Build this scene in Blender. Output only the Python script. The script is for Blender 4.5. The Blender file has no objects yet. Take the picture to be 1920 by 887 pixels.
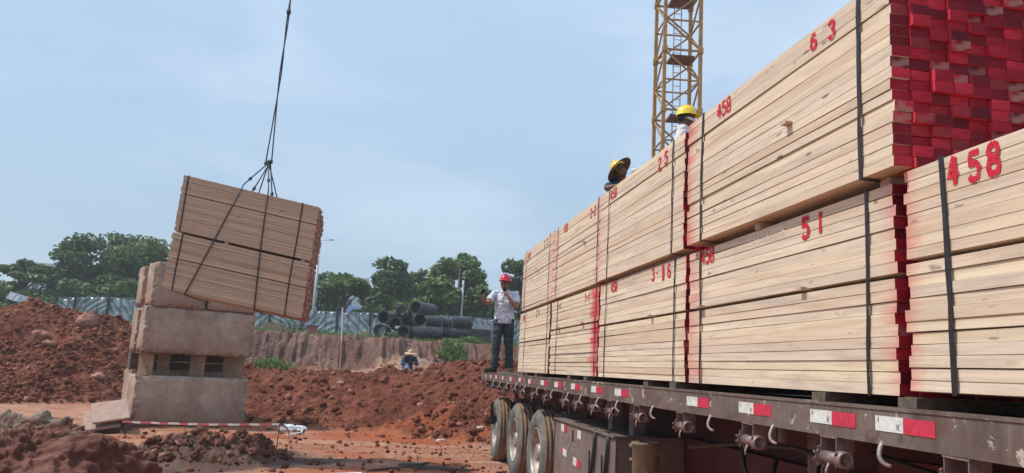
import bpy, math, random
import numpy as np
from mathutils import Vector, Matrix, Euler

random.seed(7)
RNG = np.random.default_rng(11)
SC = bpy.context.scene
COL = SC.collection
R = math.radians

# ------------------------------------------------------------------ camera
cam_d = bpy.data.cameras.new('camera')
cam = bpy.data.objects.new('camera', cam_d)
COL.objects.link(cam)
SC.camera = cam
cam_d.sensor_width = 36.0
cam_d.lens = 1482.0 / 1920.0 * 36.0
cam_d.clip_start = 0.05
cam_d.clip_end = 3000.0
PITCH, ROLL, YAW = R(9.583), R(3.088), R(8.666)
fw = Vector((math.sin(YAW) * math.cos(PITCH), math.cos(YAW) * math.cos(PITCH), math.sin(PITCH)))
rt = Vector((math.cos(YAW), -math.sin(YAW), 0))
up = rt.cross(fw)
rt2 = rt * math.cos(ROLL) + up * math.sin(ROLL)
up2 = up * math.cos(ROLL) - rt * math.sin(ROLL)
cam.matrix_world = Matrix(((rt2.x, up2.x, -fw.x, 0), (rt2.y, up2.y, -fw.y, 0), (rt2.z, up2.z, -fw.z, 1.63), (0, 0, 0, 1)))

# ------------------------------------------------------------------ sky, sun, exposure
SUN_EL, SUN_AZ = R(56), R(-87)          # azimuth from +Y towards +X: the sun stands to the left of the truck
world = bpy.data.worlds.new('World')
SC.world = world
world.use_nodes = True
wn, wl = world.node_tree.nodes, world.node_tree.links
wn.clear()
w_out = wn.new('ShaderNodeOutputWorld')
w_bg = wn.new('ShaderNodeBackground')
w_sky = wn.new('ShaderNodeTexSky')
w_sky.sky_type = 'NISHITA'
w_sky.sun_disc = False
w_sky.sun_elevation = SUN_EL
w_sky.sun_rotation = SUN_AZ
w_sky.altitude = 0
w_sky.air_density = 1.0
w_sky.dust_density = 1.6
w_sky.ozone_density = 1.6
# thin veil of high cloud: soft, pale, very low contrast
w_tc = wn.new('ShaderNodeTexCoord')
w_map = wn.new('ShaderNodeMapping')
w_map.inputs['Scale'].default_value = (1.0, 1.0, 2.6)
w_noise = wn.new('ShaderNodeTexNoise')
w_noise.inputs['Scale'].default_value = 2.2
w_noise.inputs['Detail'].default_value = 5
w_noise.inputs['Roughness'].default_value = 0.45
w_rmp = wn.new('ShaderNodeMapRange')
w_rmp.inputs['From Min'].default_value = 0.35
w_rmp.inputs['From Max'].default_value = 0.75
w_rmp.inputs['To Min'].default_value = 0.66
w_rmp.inputs['To Max'].default_value = 0.92
w_mix = wn.new('ShaderNodeMix')
w_mix.data_type = 'RGBA'
w_sep = wn.new('ShaderNodeSeparateXYZ')
wl.new(w_tc.outputs['Generated'], w_sep.inputs[0])
w_grad = wn.new('ShaderNodeValToRGB')
w_grad.color_ramp.elements[0].position = 0.0
w_grad.color_ramp.elements[0].color = (0.375, 0.480, 0.590, 1)
w_grad.color_ramp.elements[1].position = 0.55
w_grad.color_ramp.elements[1].color = (0.51, 0.67, 0.88, 1)
w_el = w_grad.color_ramp.elements.new(0.18)
w_el.color = (0.390, 0.530, 0.695, 1)
wl.new(w_sep.outputs[2], w_grad.inputs['Fac'])
w_scale = wn.new('ShaderNodeMix')
w_scale.data_type = 'RGBA'; w_scale.blend_type = 'MULTIPLY'
w_scale.inputs[0].default_value = 1.0
w_scale.inputs[7].default_value = (8.3, 8.3, 8.3, 1)
wl.new(w_grad.outputs['Color'], w_scale.inputs[6])
wl.new(w_scale.outputs[2], w_mix.inputs[7])
wl.new(w_tc.outputs['Generated'], w_map.inputs['Vector'])
wl.new(w_map.outputs['Vector'], w_noise.inputs['Vector'])
wl.new(w_noise.outputs['Fac'], w_rmp.inputs['Value'])
wl.new(w_rmp.outputs['Result'], w_mix.inputs[0])
wl.new(w_sky.outputs['Color'], w_mix.inputs[6])
w_c2 = wn.new('ShaderNodeTexNoise')
w_c2.inputs['Scale'].default_value = 3.1; w_c2.inputs['Detail'].default_value = 6; w_c2.inputs['Roughness'].default_value = 0.5; w_c2.inputs['Distortion'].default_value = 0.4
wl.new(w_map.outputs['Vector'], w_c2.inputs['Vector'])
w_r2 = wn.new('ShaderNodeMapRange')
w_r2.inputs['From Min'].default_value = 0.48; w_r2.inputs['From Max'].default_value = 0.80
w_r2.inputs['To Min'].default_value = 0.0; w_r2.inputs['To Max'].default_value = 0.50
wl.new(w_c2.outputs['Fac'], w_r2.inputs['Value'])
w_mix2 = wn.new('ShaderNodeMix'); w_mix2.data_type = 'RGBA'
w_mix2.inputs[7].default_value = (5.7, 6.6, 7.5, 1)
wl.new(w_r2.outputs['Result'], w_mix2.inputs[0]); wl.new(w_mix.outputs[2], w_mix2.inputs[6])
wl.new(w_mix2.outputs[2], w_bg.inputs['Color'])
w_bg.inputs['Strength'].default_value = 0.135
wl.new(w_bg.outputs['Background'], w_out.inputs['Surface'])

sun_d = bpy.data.lights.new('sun', 'SUN')
sun_d.energy = 3.5
sun_d.angle = R(1.2)
sun_d.color = (1.0, 0.95, 0.87)
sun = bpy.data.objects.new('sun', sun_d)
COL.objects.link(sun)
sdir = Vector((math.sin(SUN_AZ) * math.cos(SUN_EL), math.cos(SUN_AZ) * math.cos(SUN_EL), math.sin(SUN_EL)))
sun.rotation_euler = sdir.to_track_quat('Z', 'Y').to_euler()
sun.location = (-20, 0, 40)
SC.view_settings.view_transform = 'Standard'
SC.view_settings.look = 'None'
SC.view_settings.exposure = 0.13
SC.view_settings.gamma = 1.0
SC.cycles.max_bounces = 6
SC.cycles.diffuse_bounces = 3
SC.cycles.transparent_max_bounces = 6

# ------------------------------------------------------------------ helpers
def tag(o, label=None, cat=None, group=None, kind=None):
    if label: o['label'] = label
    if cat: o['category'] = cat
    if group: o['group'] = group
    if kind: o['kind'] = kind
    return o

def empty(name, loc=(0, 0, 0), rot=None):
    o = bpy.data.objects.new(name, None)
    o.empty_display_size = 0.2
    COL.objects.link(o)
    o.location = loc
    if rot is not None:
        o.rotation_euler = rot
    return o

def link_mesh(name, me, parent=None, loc=None):
    o = bpy.data.objects.new(name, me)
    COL.objects.link(o)
    if parent is not None:
        o.parent = parent
    if loc is not None:
        o.location = loc
    return o

def copy_tree(o, parent=None):
    c = o.copy()
    COL.objects.link(c)
    if parent is not None:
        c.parent = parent
    for ch in list(o.children):
        copy_tree(ch, c)
    return c

def perp(t):
    t = t.normalized()
    a = Vector((0, 0, 1)) if abs(t.z) < 0.9 else Vector((1, 0, 0))
    u = t.cross(a).normalized()
    return u, t.cross(u).normalized()

class MB:
    """collects simple shapes into one mesh"""
    def __init__(s):
        s.v, s.f, s.m = [], [], []
    def add(s, vs, fs, mat=0):
        b = len(s.v)
        s.v.extend([tuple(p) for p in vs])
        for f in fs:
            s.f.append(tuple(b + i for i in f)); s.m.append(mat)
    def box(s, c, size, rot=None, mat=0):
        hx, hy, hz = size[0] / 2, size[1] / 2, size[2] / 2
        vs = [Vector((x, y, z)) for x in (-hx, hx) for y in (-hy, hy) for z in (-hz, hz)]
        if rot is not None:
            vs = [rot @ p for p in vs]
        c = Vector(c)
        s.add([p + c for p in vs], [(0, 1, 3, 2), (4, 6, 7, 5), (0, 4, 5, 1), (2, 3, 7, 6), (0, 2, 6, 4), (1, 5, 7, 3)], mat)
    def bar(s, a, b, w, h=None, mat=0):
        a, b = Vector(a), Vector(b)
        h = h or w
        u, v = perp(b - a)
        vs = [p + u * (i * w / 2) + v * (j * h / 2) for p in (a, b) for i, j in ((-1, -1), (1, -1), (1, 1), (-1, 1))]
        s.add(vs, [(0, 3, 2, 1), (4, 5, 6, 7), (0, 1, 5, 4), (1, 2, 6, 5), (2, 3, 7, 6), (3, 0, 4, 7)], mat)
    def tube(s, pts, r, n=8, mat=0, cap=True, closed=False):
        pts = [Vector(p) for p in pts]
        rs = r if isinstance(r, (list, tuple)) else [r] * len(pts)
        N = len(pts)
        vs, fs = [], []
        u = None
        for i, p in enumerate(pts):
            if closed:
                t = pts[(i + 1) % N] - pts[i - 1]
            else:
                t = pts[min(i + 1, N - 1)] - pts[max(i - 1, 0)]
            t = t.normalized() if t.length > 1e-9 else Vector((0, 0, 1))
            if u is None:
                u, w = perp(t)
            else:
                u = (u - t * u.dot(t))
                u = u.normalized() if u.length > 1e-6 else perp(t)[0]
                w = t.cross(u)
            for k in range(n):
                a = 2 * math.pi * k / n
                vs.append(p + (u * math.cos(a) + w * math.sin(a)) * rs[i])
        M = N if closed else N - 1
        for i in range(M):
            j = (i + 1) % N
            for k in range(n):
                l = (k + 1) % n
                fs.append((i * n + k, i * n + l, j * n + l, j * n + k))
        if cap and not closed:
            fs.append(tuple(reversed(range(n))))
            fs.append(tuple((N - 1) * n + k for k in range(n)))
        s.add(vs, fs, mat)
    def lathe(s, prof, n=24, axis='Z', c=(0, 0, 0), mat=0, closed=False, mats=None):
        """prof: list of (radius, height)"""
        vs, fs = [], []
        P = len(prof)
        c = Vector(c)
        for r, h in prof:
            for k in range(n):
                a = 2 * math.pi * k / n
                x, y = r * math.cos(a), r * math.sin(a)
                p = {'Z': (x, y, h), 'X': (h, x, y), 'Y': (y, h, x)}[axis]
                vs.append(c + Vector(p))
        for i in range(P if closed else P - 1):
            j = (i + 1) % P
            for k in range(n):
                l = (k + 1) % n
                fs.append((i * n + k, i * n + l, j * n + l, j * n + k))
        b = len(s.v)
        s.v.extend([tuple(p) for p in vs])
        for q, f in enumerate(fs):
            s.f.append(tuple(b + i for i in f)); s.m.append(mats[q // n] if mats else mat)
    def sphere(s, c, r, n=10, m=6, mat=0, jit=0.0, rot=None):
        rx, ry, rz = r if isinstance(r, (list, tuple)) else (r, r, r)
        c = Vector(c)
        vs = [Vector((0, 0, rz))]
        for i in range(1, m):
            th = math.pi * i / m
            for k in range(n):
                a = 2 * math.pi * k / n
                q = 1 + random.uniform(-jit, jit)
                vs.append(Vector((rx * math.sin(th) * math.cos(a) * q, ry * math.sin(th) * math.sin(a) * q, rz * math.cos(th) * q)))
        vs.append(Vector((0, 0, -rz)))
        fs = [(0, 1 + k, 1 + (k + 1) % n) for k in range(n)]
        for i in range(m - 2):
            for k in range(n):
                l = (k + 1) % n
                fs.append((1 + i * n + k, 1 + (i + 1) * n + k, 1 + (i + 1) * n + l, 1 + i * n + l))
        e = len(vs) - 1
        fs += [(1 + (m - 2) * n + k, e, 1 + (m - 2) * n + (k + 1) % n) for k in range(n)]
        if rot is not None:
            vs = [rot @ p for p in vs]
        s.add([p + c for p in vs], fs, mat)
    def mesh(s, name, mats, smooth=False, off=None):
        me = bpy.data.meshes.new(name)
        v = s.v
        if off is not None:
            v = [(p[0] - off[0], p[1] - off[1], p[2] - off[2]) for p in v]
        me.from_pydata(v, [], s.f)
        for m in (mats if isinstance(mats, (list, tuple)) else [mats]):
            me.materials.append(m)
        me.polygons.foreach_set('material_index', s.m)
        if smooth:
            me.polygons.foreach_set('use_smooth', [True] * len(s.f))
        me.update()
        return me
    def build(s, name, mats, parent=None, smooth=False, off=None):
        return link_mesh(name, s.mesh(name, mats, smooth, off), parent)

def np_mesh(name, V, F, mats, smooth=False, mi=None):
    me = bpy.data.meshes.new(name)
    V = np.asarray(V, np.float32); F = np.asarray(F, np.int32)
    k = F.shape[1]
    me.vertices.add(len(V)); me.vertices.foreach_set('co', V.ravel())
    me.loops.add(F.size); me.loops.foreach_set('vertex_index', F.ravel())
    me.polygons.add(len(F))
    me.polygons.foreach_set('loop_start', np.arange(0, F.size, k, dtype=np.int32))
    for m in (mats if isinstance(mats, (list, tuple)) else [mats]):
        me.materials.append(m)
    if mi is not None:
        me.polygons.foreach_set('material_index', np.asarray(mi, np.int32))
    if smooth:
        me.polygons.foreach_set('use_smooth', np.ones(len(F), bool))
    me.update(calc_edges=True)
    me.validate()
    return me

# ---- numpy noise
def _h(ix, iy, seed):
    n = (ix.astype(np.int64) * 374761393 + iy.astype(np.int64) * 668265263 + seed * 1442695041) & 0xFFFFFFFF
    n = ((n ^ (n >> 13)) * 1274126177) & 0xFFFFFFFF
    n = (n ^ (n >> 16)) & 0xFFFFFFFF
    return n.astype(np.float64) / 4294967295.0

def vnoise(x, y, seed=0):
    x = np.asarray(x, float); y = np.asarray(y, float)
    ix, iy = np.floor(x), np.floor(y)
    fx, fy = x - ix, y - iy
    fx = fx * fx * (3 - 2 * fx); fy = fy * fy * (3 - 2 * fy)
    a = _h(ix, iy, seed); b = _h(ix + 1, iy, seed); c = _h(ix, iy + 1, seed); d = _h(ix + 1, iy + 1, seed)
    return (a + (b - a) * fx) * (1 - fy) + (c + (d - c) * fx) * fy - 0.5

def fbm(x, y, oct=4, seed=0, gain=0.5):
    s, a = 0, 1.0
    for o in range(oct):
        s = s + a * vnoise(x * 2 ** o + 17.3 * o, y * 2 ** o - 9.1 * o, seed + o)
        a *= gain
    return s

def clods(x, y, cell, seed, dens=0.7):
    """lumps of random size: a height field of half buried balls"""
    ix, iy = np.floor(x / cell), np.floor(y / cell)
    out = np.zeros_like(np.asarray(x, float))
    for dx in (-1, 0, 1):
        for dy in (-1, 0, 1):
            cx, cy = ix + dx, iy + dy
            px = (cx + _h(cx, cy, seed)) * cell; py = (cy + _h(cx, cy, seed + 1)) * cell
            r = cell * (0.28 + 0.55 * _h(cx, cy, seed + 2) ** 2)
            on = _h(cx, cy, seed + 3) < dens
            q = r * r - (x - px) ** 2 - (y - py) ** 2
            out = np.maximum(out, np.where(on & (q > 0), np.sqrt(np.maximum(q, 0)) * 0.9, 0))
    return out

def sstep(a, b, x):
    t = np.clip((x - a) / (b - a), 0, 1)
    return t * t * (3 - 2 * t)

# ------------------------------------------------------------------ materials
class NT:
    def __init__(s, name):
        s.mat = bpy.data.materials.new(name)
        s.mat.use_nodes = True
        s.n, s.l = s.mat.node_tree.nodes, s.mat.node_tree.links
        s.p = s.n['Principled BSDF']
        s.tc = s.n.new('ShaderNodeTexCoord')
    def val(s, x, sock):
        if hasattr(x, 'is_output'):
            s.l.new(x, sock)
        else:
            sock.default_value = x
    def mapping(s, scale=(1, 1, 1), src='Object', rot=(0, 0, 0), loc=None):
        m = s.n.new('ShaderNodeMapping')
        m.inputs['Scale'].default_value = scale
        m.inputs['Rotation'].default_value = rot
        if loc is not None:
            s.val(loc, m.inputs['Location'])
        s.l.new(s.tc.outputs[src], m.inputs['Vector'])
        return m.outputs['Vector']
    def noise(s, vec, scale=5, detail=4, rough=0.5, dist=0.0, out='Fac'):
        n = s.n.new('ShaderNodeTexNoise')
        n.inputs['Scale'].default_value = scale
        n.inputs['Detail'].default_value = detail
        n.inputs['Roughness'].default_value = rough
        n.inputs['Distortion'].default_value = dist
        s.l.new(vec, n.inputs['Vector'])
        return n.outputs[out]
    def voro(s, vec, scale=5, out='Distance', feature='F1'):
        n = s.n.new('ShaderNodeTexVoronoi')
        n.feature = feature
        n.inputs['Scale'].default_value = scale
        s.l.new(vec, n.inputs['Vector'])
        return n.outputs[out]
    def ramp(s, fac, a, b, lo=0.0, hi=1.0):
        m = s.n.new('ShaderNodeMapRange')
        m.inputs['From Min'].default_value = a; m.inputs['From Max'].default_value = b
        m.inputs['To Min'].default_value = lo; m.inputs['To Max'].default_value = hi
        s.l.new(fac, m.inputs['Value'])
        return m.outputs['Result']
    def cramp(s, fac, stops):
        c = s.n.new('ShaderNodeValToRGB')
        e = c.color_ramp.elements
        while len(e) < len(stops): e.new(0.5)
        for el, (p, col) in zip(e, stops):
            el.position = p; el.color = (*col, 1)
        s.l.new(fac, c.inputs['Fac'])
        return c.outputs['Color']
    def mix(s, fac, a, b, mode='MIX'):
        m = s.n.new('ShaderNodeMix')
        m.data_type = 'RGBA'; m.blend_type = mode
        s.val(fac, m.inputs[0])
        for x, i in ((a, 6), (b, 7)):
            if hasattr(x, 'is_output'): s.l.new(x, m.inputs[i])
            else: m.inputs[i].default_value = (*x, 1) if len(x) == 3 else x
        return m.outputs[2]
    def math(s, op, a, b=0.0, clamp=False):
        m = s.n.new('ShaderNodeMath')
        m.operation = op; m.use_clamp = clamp
        s.val(a, m.inputs[0]); s.val(b, m.inputs[1])
        return m.outputs[0]
    def attr(s, name, kind='OBJECT', out='Fac'):
        a = s.n.new('ShaderNodeAttribute')
        a.attribute_type = kind; a.attribute_name = name
        return a.outputs[out]
    def rnd(s):
        return s.n.new('ShaderNodeObjectInfo').outputs['Random']
    def island(s):
        return s.n.new('ShaderNodeNewGeometry').outputs['Random Per Island']
    def sep(s, vec):
        n = s.n.new('ShaderNodeSeparateXYZ')
        s.l.new(vec, n.inputs[0])
        return n.outputs
    def bump(s, h, strength=0.3, dist=0.02):
        b = s.n.new('ShaderNodeBump')
        b.inputs['Strength'].default_value = strength
        b.inputs['Distance'].default_value = dist
        s.l.new(h, b.inputs['Height'])
        s.l.new(b.outputs['Normal'], s.p.inputs['Normal'])
    def done(s, col=None, rough=0.7, metal=0.0, spec=0.4):
        if col is not None:
            if hasattr(col, 'is_output'): s.l.new(col, s.p.inputs['Base Color'])
            else: s.p.inputs['Base Color'].default_value = (*col, 1)
        s.val(rough, s.p.inputs['Roughness'])
        s.val(metal, s.p.inputs['Metallic'])
        s.p.inputs['Specular IOR Level'].default_value = spec
        return s.mat

def simple(name, col, rough=0.6, metal=0.0, var=0.15, scale=8, spec=0.4, bump=0.0, dirt=None, dirt_amt=0.5):
    t = NT(name)
    v = t.mapping()
    n = t.noise(v, scale, 5, 0.6)
    a = tuple(c * (1 - var) for c in col); b = tuple(min(1, c * (1 + var)) for c in col)
    c = t.mix(t.ramp(n, 0.3, 0.7), a, b)
    if dirt is not None:
        d = t.noise(v, scale * 0.35 + 1.3, 6, 0.7, 0.4)
        c = t.mix(t.ramp(d, 0.48, 0.68, 0, dirt_amt), c, dirt)
    if bump: t.bump(t.noise(v, scale * 4, 4, 0.6), bump, 0.01)
    return t.done(c, rough, metal, spec)

def wood_mat(name, tones, spray=True, rough=0.75):
    t = NT(name)
    rn = t.math('FRACT', t.math('ADD', t.rnd(), t.island()))
    off = t.n.new('ShaderNodeCombineXYZ')
    t.l.new(t.math('MULTIPLY', rn, 37.0), off.inputs[0]); t.l.new(t.math('MULTIPLY', rn, 91.0), off.inputs[1])
    v_long = t.mapping((22, 0.9, 22), loc=off.outputs[0])
    v_fine = t.mapping((90, 3.0, 90), loc=off.outputs[0])
    v_mid = t.mapping((6, 1.6, 6), loc=off.outputs[0])
    base = t.cramp(rn, tones)
    g = t.noise(v_long, 1.0, 5, 0.55, 0.6)
    c = t.mix(t.ramp(g, 0.34, 0.68, 0, 0.65), base, tuple(x * 0.72 for x in tones[1][1]))
    gf = t.noise(v_fine, 1.0, 3, 0.5)
    c = t.mix(t.ramp(gf, 0.45, 0.72, 0, 0.24), c, (0.26, 0.18, 0.12))
    g2 = t.noise(t.mapping((55, 1.7, 55), loc=off.outputs[0]), 1.0, 4, 0.6, 1.2)
    c = t.mix(t.ramp(g2, 0.50, 0.66, 0, 0.34), c, (0.40, 0.28, 0.18))
    rg = t.noise(t.mapping((60, 60, 60)), 1.0, 3, 0.7)
    c = t.mix(t.ramp(rg, 0.56, 0.74, 0, 0.25), c, (0.36, 0.29, 0.24))
    st = t.noise(v_mid, 1.0, 5, 0.6, 0.5)
    c = t.mix(t.ramp(st, 0.55, 0.70, 0, 0.55), c, (0.42, 0.35, 0.29))          # grey weathering
    st2 = t.noise(t.mapping((3, 0.8, 9), loc=off.outputs[0]), 1.3, 3, 0.5)
    c = t.mix(t.ramp(st2, 0.60, 0.78, 0, 0.5), c, (0.56, 0.38, 0.24))          # orange streaks
    kv = t.mapping((5.5, 2.2, 9.0), loc=off.outputs[0])
    kd = t.voro(kv, 1.0)
    c = t.mix(t.math('MULTIPLY', t.ramp(kd, 0.045, 0.085, 0.85, 0.0), t.ramp(t.noise(t.mapping((1.1, .6, 2), loc=off.outputs[0]), 1.0, 1, .5), .46, .54, 0, 1)), c, (0.13, 0.075, 0.04))      # knots
    mk = t.noise(t.mapping((30, 8, 30), loc=off.outputs[0]), 1.0, 2, 0.5)
    c = t.mix(t.ramp(mk, 0.69, 0.75, 0, 0.6), c, (0.17, 0.125, 0.095))           # small scuffs
    if spray:
        y = t.sep(t.tc.outputs['Object'])[1]
        n = t.math('MULTIPLY', t.math('SUBTRACT', t.noise(t.mapping((7, 5, 14)), 1.2, 4, 0.6), 0.5), 0.16)
        ya = t.math('ADD', y, n); yb = t.math('SUBTRACT', n, y)
        fa = t.math('MULTIPLY', t.math('SUBTRACT', ya, t.math('SUBTRACT', 0.99, t.attr('spray_far'))), 7.0, True)
        fb = t.math('MULTIPLY', t.math('SUBTRACT', yb, t.math('SUBTRACT', 0.99, t.attr('spray_near'))), 7.0, True)
        fa = t.math('MULTIPLY', fa, t.attr('spray_far_power')); fb = t.math('MULTIPLY', fb, t.attr('spray_near_power'))
        f = t.math('MAXIMUM', fa, fb)
        c = t.mix(f, c, (0.58, 0.025, 0.05))
    t.bump(t.math('ADD', g, t.math('MULTIPLY', gf, 0.6)), 0.25, 0.004)
    return t.done(c, rough, 0, 0.25)

TONES_PALE = [(0.0, (0.60, 0.47, 0.36)), (0.2, (0.77, 0.64, 0.49)), (0.4, (0.68, 0.57, 0.45)), (0.55, (0.78, 0.65, 0.45)), (0.7, (0.73, 0.57, 0.44)), (0.85, (0.64, 0.48, 0.33)), (1.0, (0.80, 0.68, 0.53))]
TONES_TAN = [(0.0, (0.46, 0.315, 0.21)), (0.3, (0.58, 0.41, 0.285)), (0.6, (0.44, 0.305, 0.21)), (0.85, (0.60, 0.44, 0.31)), (1.0, (0.36, 0.225, 0.14))]
M = {}
M['wood'] = wood_mat('sawn_timber', TONES_PALE)
M['wood_tan'] = wood_mat('sawn_timber_tan', TONES_TAN, False)

def red_end():
    t = NT('red_painted_end_grain')
    rn = t.math('FRACT', t.math('ADD', t.math('MULTIPLY', t.rnd(), 7.0), t.island()))
    c = t.cramp(rn, [(0.0, (0.10, 0.005, 0.011)), (0.3, (0.22, 0.007, 0.018)), (0.65, (0.39, 0.012, 0.030)), (0.9, (0.56, 0.026, 0.052)), (1.0, (0.22, 0.032, 0.032))])
    n = t.noise(t.mapping((18, 18, 70), rot=(0, R(14), 0)), 1.0, 4, 0.6)
    c = t.mix(t.ramp(n, 0.42, 0.72, 0, 0.6), c, (0.13, 0.008, 0.02))
    s = t.noise(t.mapping((30, 30, 160), rot=(0, R(20), 0)), 1.0, 3, 0.6)
    rb = t.math('FRACT', t.math('ADD', t.math('MULTIPLY', t.rnd(), 13.0), t.island()))
    bare = t.math('MULTIPLY', t.ramp(rb, 0.80, 0.84, 0, 1), t.ramp(t.noise(t.mapping((16, 16, 30)), 1.0, 4, 0.65), 0.46, 0.60, 0, 0.7))
    c = t.mix(bare, c, (0.40, 0.20, 0.17))
    c = t.mix(t.ramp(s, 0.66, 0.74, 0, 0.45), c, (0.55, 0.33, 0.30))
    t.bump(s, 0.3, 0.004)
    return t.done(c, 0.75, 0, 0.25)
M['red_end'] = red_end()
def stencil_mat():
    t = NT('red_stencil_paint')
    v = t.mapping()
    n = t.noise(v, 60, 4, 0.6)
    c = t.mix(t.ramp(n, 0.3, 0.7), (0.42, 0.014, 0.032), (0.66, 0.030, 0.060))
    worn = t.noise(t.mapping((70, 14, 110)), 1.0, 5, 0.7)
    t.l.new(t.ramp(worn, 0.36, 0.46, 0.15, 0.97), t.p.inputs['Alpha'])
    return t.done(c, 0.7, 0, 0.2)
M['red_spray'] = stencil_mat()
M['chalk'] = simple('pale_crayon_mark', (0.78, 0.70, 0.60), 0.9, var=0.1, scale=80)
M['dark_mark'] = simple('dark_crayon_mark', (0.10, 0.07, 0.08), 0.9, var=0.2, scale=80)
M['strap'] = simple('black_strap_band', (0.022, 0.018, 0.020), 0.45, var=0.3, scale=30)
M['stick'] = simple('grey_pink_lath', (0.50, 0.37, 0.29), 0.8, var=0.25, scale=30)
M['dunnage'] = simple('weathered_dunnage_timber', (0.12, 0.088, 0.068), 0.85, var=0.45, scale=18, bump=0.4)
M['dunnage_end'] = simple('weathered_dunnage_end', (0.26, 0.20, 0.15), 0.85, var=0.35, scale=50, bump=0.4)

def rail_mat():
    t = NT('dirty_trailer_paint')
    v = t.mapping()
    n = t.noise(v, 3.0, 6, 0.65, 0.3)
    c = t.cramp(n, [(0.25, (0.060, 0.040, 0.034)), (0.45, (0.125, 0.090, 0.078)), (0.62, (0.165, 0.125, 0.108)), (0.8, (0.085, 0.040, 0.034))])
    s = t.noise(t.mapping((3, 18, 2.0)), 1.6, 4, 0.6)
    c = t.mix(t.ramp(s, 0.52, 0.75, 0, 0.5), c, (0.24, 0.18, 0.15))           # dust runs
    ch = t.noise(t.mapping((1, 1.4, 2.2)), 5.5, 6, 0.7, 0.7)
    c = t.mix(t.ramp(ch, 0.605, 0.635, 0, 0.8), c, (0.52, 0.45, 0.38))        # bare chips
    ru = t.noise(t.mapping((1, 1, 1)), 9, 5, 0.7, 0.2)
    c = t.mix(t.ramp(ru, 0.56, 0.68, 0, 0.7), c, (0.055, 0.035, 0.030))
    rs = t.noise(t.mapping((1, 2.6, 5)), 2.4, 6, 0.7, 0.5)
    c = t.mix(t.ramp(rs, 0.53, 0.66, 0, 0.65), c, (0.135, 0.062, 0.036))       # rust and caked dust
    t.bump(t.noise(v, 30, 4, 0.6), 0.15, 0.004)
    return t.done(c, t.ramp(n, 0.3, 0.7, 0.5, 0.8), 0.0, 0.3)
M['rail'] = rail_mat()
M['steel_grey'] = simple('dusty_grey_steel', (0.20, 0.155, 0.145), 0.6, 0.2, var=0.35, scale=14, dirt=(0.10, 0.06, 0.045))
M['winch'] = simple('worn_winch_steel', (0.24, 0.165, 0.155), 0.5, 0.25, var=0.3, scale=40, dirt=(0.12, 0.07, 0.055))
M['hook'] = simple('worn_hook_steel', (0.34, 0.28, 0.26), 0.45, 0.3, var=0.3, scale=40)
M['chassis'] = simple('maroon_chassis_paint', (0.085, 0.016, 0.020), 0.6, var=0.35, scale=6, dirt=(0.06, 0.035, 0.028))
M['toolbox'] = simple('brown_grey_box_paint', (0.165, 0.125, 0.112), 0.6, var=0.25, scale=5, dirt=(0.25, 0.19, 0.15), dirt_amt=0.6)
M['cyl'] = simple('khaki_dusty_steel', (0.23, 0.175, 0.115), 0.7, var=0.35, scale=9, dirt=(0.10, 0.06, 0.04), dirt_amt=0.7)
M['white_tape'] = simple('white_reflective_tape', (0.66, 0.68, 0.64), 0.35, var=0.12, scale=40, dirt=(0.35, 0.29, 0.25), dirt_amt=0.5)
M['red_tape'] = simple('red_reflective_tape', (0.56, 0.035, 0.075), 0.35, var=0.2, scale=40, dirt=(0.25, 0.05, 0.05), dirt_amt=0.6)
M['rubber'] = simple('dusty_tyre_rubber', (0.115, 0.118, 0.108), 0.85, var=0.3, scale=7, dirt=(0.25, 0.22, 0.185), dirt_amt=0.75, bump=0.2)
M['tread'] = simple('muddy_tyre_tread', (0.20, 0.135, 0.095), 0.9, var=0.35, scale=16, dirt=(0.34, 0.20, 0.10), dirt_amt=0.7, bump=0.4)
M['rim'] = simple('dirty_wheel_rim', (0.36, 0.32, 0.28), 0.5, 0.4, var=0.3, scale=12, dirt=(0.16, 0.11, 0.08))
M['faded'] = simple('faded_box_lettering', (0.27, 0.22, 0.195), 0.8, var=0.3, scale=60)
M['hose'] = simple('black_hose', (0.02, 0.018, 0.018), 0.5, var=0.3)
M['rope'] = simple('dark_wire_rope', (0.045, 0.052, 0.065), 0.55, 0.3, var=0.35, scale=120)

def concrete_mat():
    t = NT('weathered_concrete')
    v = t.mapping(loc=None)
    w = t.n.new('ShaderNodeNewGeometry').outputs['Position']
    n = t.noise(w, 2.2, 6, 0.65, 0.4)
    c = t.cramp(n, [(0.30, (0.26, 0.185, 0.140)), (0.5, (0.40, 0.305, 0.235)), (0.68, (0.51, 0.415, 0.33))])
    z = t.sep(t.tc.outputs['Object'])[2]
    lo = t.math('ADD', t.ramp(z, 0.0, 0.6, 0.85, 0.05), t.math('MULTIPLY', t.math('SUBTRACT', t.noise(w, 1.7, 5, 0.6), 0.5), 1.6), True)
    c = t.mix(t.math('MULTIPLY', lo, 0.8), c, (0.25, 0.135, 0.095))             # red mud splashed up the sides
    p = t.noise(w, 24, 5, 0.7)
    c = t.mix(t.ramp(p, 0.60, 0.68, 0, 0.6), c, (0.15, 0.10, 0.075))
    ah = t.voro(w, 13.0)
    c = t.mix(t.ramp(ah, 0.07, 0.12, 0.6, 0), c, (0.12, 0.085, 0.065))
    d = t.noise(t.mapping((2.2, 2.2, 0.25)), 2.6, 4, 0.6)
    c = t.mix(t.ramp(d, 0.55, 0.75, 0, 0.4), c, (0.46, 0.40, 0.33))            # pale runs
    t.bump(t.math('ADD', p, t.math('MULTIPLY', n, 1.5)), 0.45, 0.02)
    return t.done(c, 0.9, 0, 0.2)
M['concrete'] = concrete_mat()
M['ibeam'] = simple('rusty_beam_steel', (0.27, 0.18, 0.12), 0.7, 0.1, var=0.3, scale=9, dirt=(0.20, 0.10, 0.06), dirt_amt=0.7)
M['board'] = simple('dusty_pink_board', (0.36, 0.235, 0.185), 0.8, var=0.2, scale=6, bump=0.15)

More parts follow.
